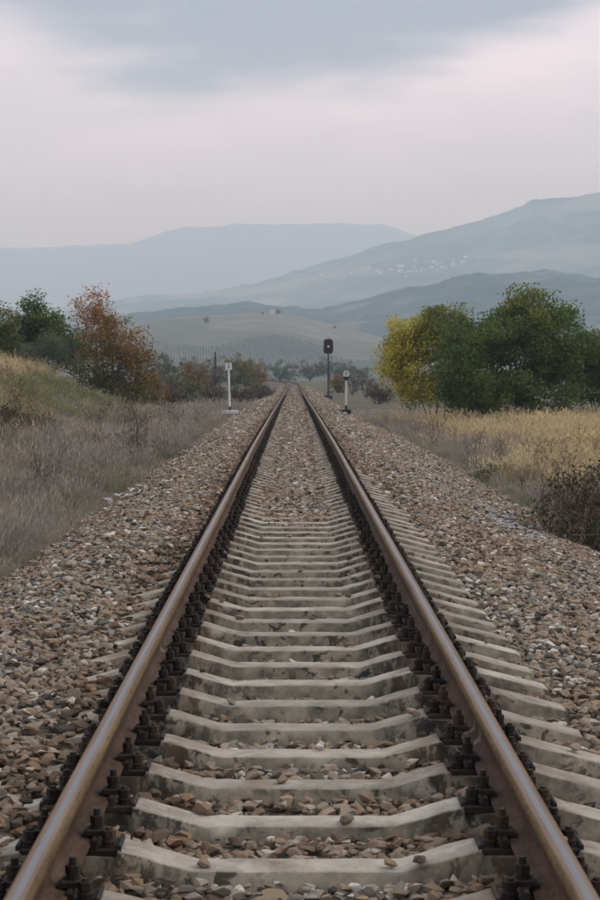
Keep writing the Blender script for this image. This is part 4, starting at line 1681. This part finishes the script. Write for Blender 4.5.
def rocks(n, cx_, cy_, wx, wy, s0, s1, mat, label, group, seed):
    r = np.random.default_rng(seed)
    for i in range(n):
        x = cx_ + r.uniform(-wx, wx)
        y = cy_ + r.uniform(-wy, wy)
        s_ = r.uniform(s0, s1)
        z = max(float(ballast_z(np.array([x]), np.array([y]))[0]), float(ground_z(x, y))) + 0.03
        o = obj('rock', STONES[r.integers(len(STONES))], None, None, (x, y, z))
        o.scale = (s_ * 1.25, s_, s_ * 0.7)
        o.rotation_euler = (r.normal(0, 0.25), r.normal(0, 0.25), r.uniform(0, 6.283))
        o.material_slots[0].link = 'OBJECT'
        o.material_slots[0].material = mat
        tag(o, label, 'rock', group)


rocks(10, -2.45, 27.5, 0.34, 1.0, 0.05, 0.10, M_pale, 'pale flat rock lying at the left edge of the stones', 'pale rocks at the left edge of the stones', 1)
rocks(46, 2.75, 23.0, 0.42, 1.5, 0.045, 0.085, M_slate, 'slate grey rock in the heap on the right-hand shoulder', 'slate grey rocks on the right-hand shoulder', 2)

# ------------------------------------------------------------------ far details on the hills
# vineyard rows climbing the hill
VROW = plain('vine_leaves', (0.138, 0.136, 0.108), 0.95, 0, 0.35, 0.4)
for i in range(92):
    px = 128 + i * 2.95
    x0 = fx(px, 1000)
    lo = 860 + 12 * math.sin(i * 0.9)
    hi = 1075 + 25 * math.sin(i * 0.13 + 1) - (40 if i > 70 else 0)
    yy = np.linspace(lo, hi, 26)
    xx = x0 - (yy - 1000) * 0.05 + np.random.default_rng(i).normal(0, 0.15, 26)
    zz = vine_h(xx, yy)
    r_ = np.random.default_rng(900 + i)
    h_ = 0.75 + r_.normal(0, 0.2, 26)
    w_ = 0.40 + r_.normal(0, 0.08, 26)
    V = np.stack([np.stack([xx - w_, yy, zz - 0.3], -1), np.stack([xx - w_ * 0.6, yy, zz + h_], -1), np.stack([xx + w_ * 0.6, yy, zz + h_], -1), np.stack([xx + w_, yy, zz - 0.3], -1)], 1)
    idx = np.arange(26 * 4).reshape(26, 4)
    F = np.stack([idx[:-1, :-1], idx[1:, :-1], idx[1:, 1:], idx[:-1, 1:]], -1).reshape(-1, 4)
    o = obj('vine_row', mesh_np('vine_row', V.reshape(-1, 3), F), VROW)
    tag(o, 'brownish vine row climbing the low hill beyond the track', 'vine row', 'vine rows on the low hill')


def far_tree(px, py_base, hpx, label, seed, hill='vineyard_hill'):
    x, y, z = locate(hill, px, py_base)
    k = y / EYE
    h = hpx * k
    make_tree('hill_tree', label, 'tree', 'trees on the low hill', (x, y, z), [(0, 0, h * 0.55, h * 0.5, h * 0.5, h * 0.45, 1)], 50, 40, h * 0.09, (M['bark'], L_green), seed, stems=2, sigma=h * 0.08, tip_r=h * 0.006)


for i, (px, py, hp, lb) in enumerate([
        (278, 314.5, 5, 'small tree beside the white hut on the low hilltop'), (207, 324, 7, 'round bush in the green field at the left of the low hill'),
        (263, 315.5, 3, 'small bush left of the white hut on the low hilltop'), (335, 329, 3, 'small bush on the right shoulder of the low hill')]):
    far_tree(px, py, hp, lb, 700 + i)


def house_mesh(w, l, h):
    mb = MB()
    mb.box(-w, w, -l, l, -2, h, 0)
    rh = h + w * 0.55
    V = [(-w - .4, -l - .4, h - .1), (w + .4, -l - .4, h - .1), (w + .4, l + .4, h - .1), (-w - .4, l + .4, h - .1), (-w - .4, 0, rh), (w + .4, 0, rh)]
    mb.add(V, [(0, 1, 5, 4), (2, 3, 4, 5), (1, 2, 5), (3, 0, 4), (3, 2, 1, 0)], 1)
    return mb.mesh('house', [M['housewall'], M['houseroof']])


x, y, z = locate('vineyard_hill', 272.5, 314.2)
hut = obj('hut', house_mesh(1.5, 1.5, 2.2), None, None, (x, y, z))
tag(hut, 'tiny white hut on top of the low hill', 'hut')
HM = [house_mesh(5, 4, 5.5), house_mesh(6.5, 4.5, 6.5), house_mesh(4, 4, 7), house_mesh(8, 5, 5)]
rv = np.random.default_rng(5)
spots = [(320, 275), (322, 277), (327, 277), (332, 276), (335, 278), (340, 276), (345, 277), (351, 275)]
for _ in range(44):
    px = rv.uniform(350, 478)
    spots.append((px, 275 - (px - 355) * 0.085 + rv.normal(0, 4.2)))
for i, (px, py) in enumerate(spots):
    x, y, z = locate('mountain', px, py)
    o = obj('house', HM[i % 4], None, None, (x, y, z))
    o.rotation_euler = (0, 0, rv.uniform(-0.6, 0.6))
    o.scale = (0.34 + 0.36 * rv.random(),) * 3
    tag(o, 'white house standing at the left end of the far village' if i == 0 else 'tiny pale house of the village on the far mountainside', 'house', 'village houses on the mountainside')

# ------------------------------------------------------------------ haze
hz = MB()
hz.box(-13000, 13000, -2600, 13200, -52, 700)
hm = bpy.data.materials.new('haze_air')
hm.use_nodes = True
nt = hm.node_tree
nt.nodes.clear()
out = nt.nodes.new('ShaderNodeOutputMaterial')
pv = nt.nodes.new('ShaderNodeVolumePrincipled')
pv.inputs['Color'].default_value = (0.63, 0.86, 1.0, 1)
pv.inputs['Absorption Color'].default_value = (1, 1, 1, 1)
pv.inputs['Density'].default_value = 0.00030
pv.inputs['Anisotropy'].default_value = 0.0
nt.links.new(pv.outputs[0], out.inputs['Volume'])
haze = obj('haze', hz.mesh('haze', [hm]))
tag(haze, 'pale autumn haze filling the valley', 'haze', kind='stuff')
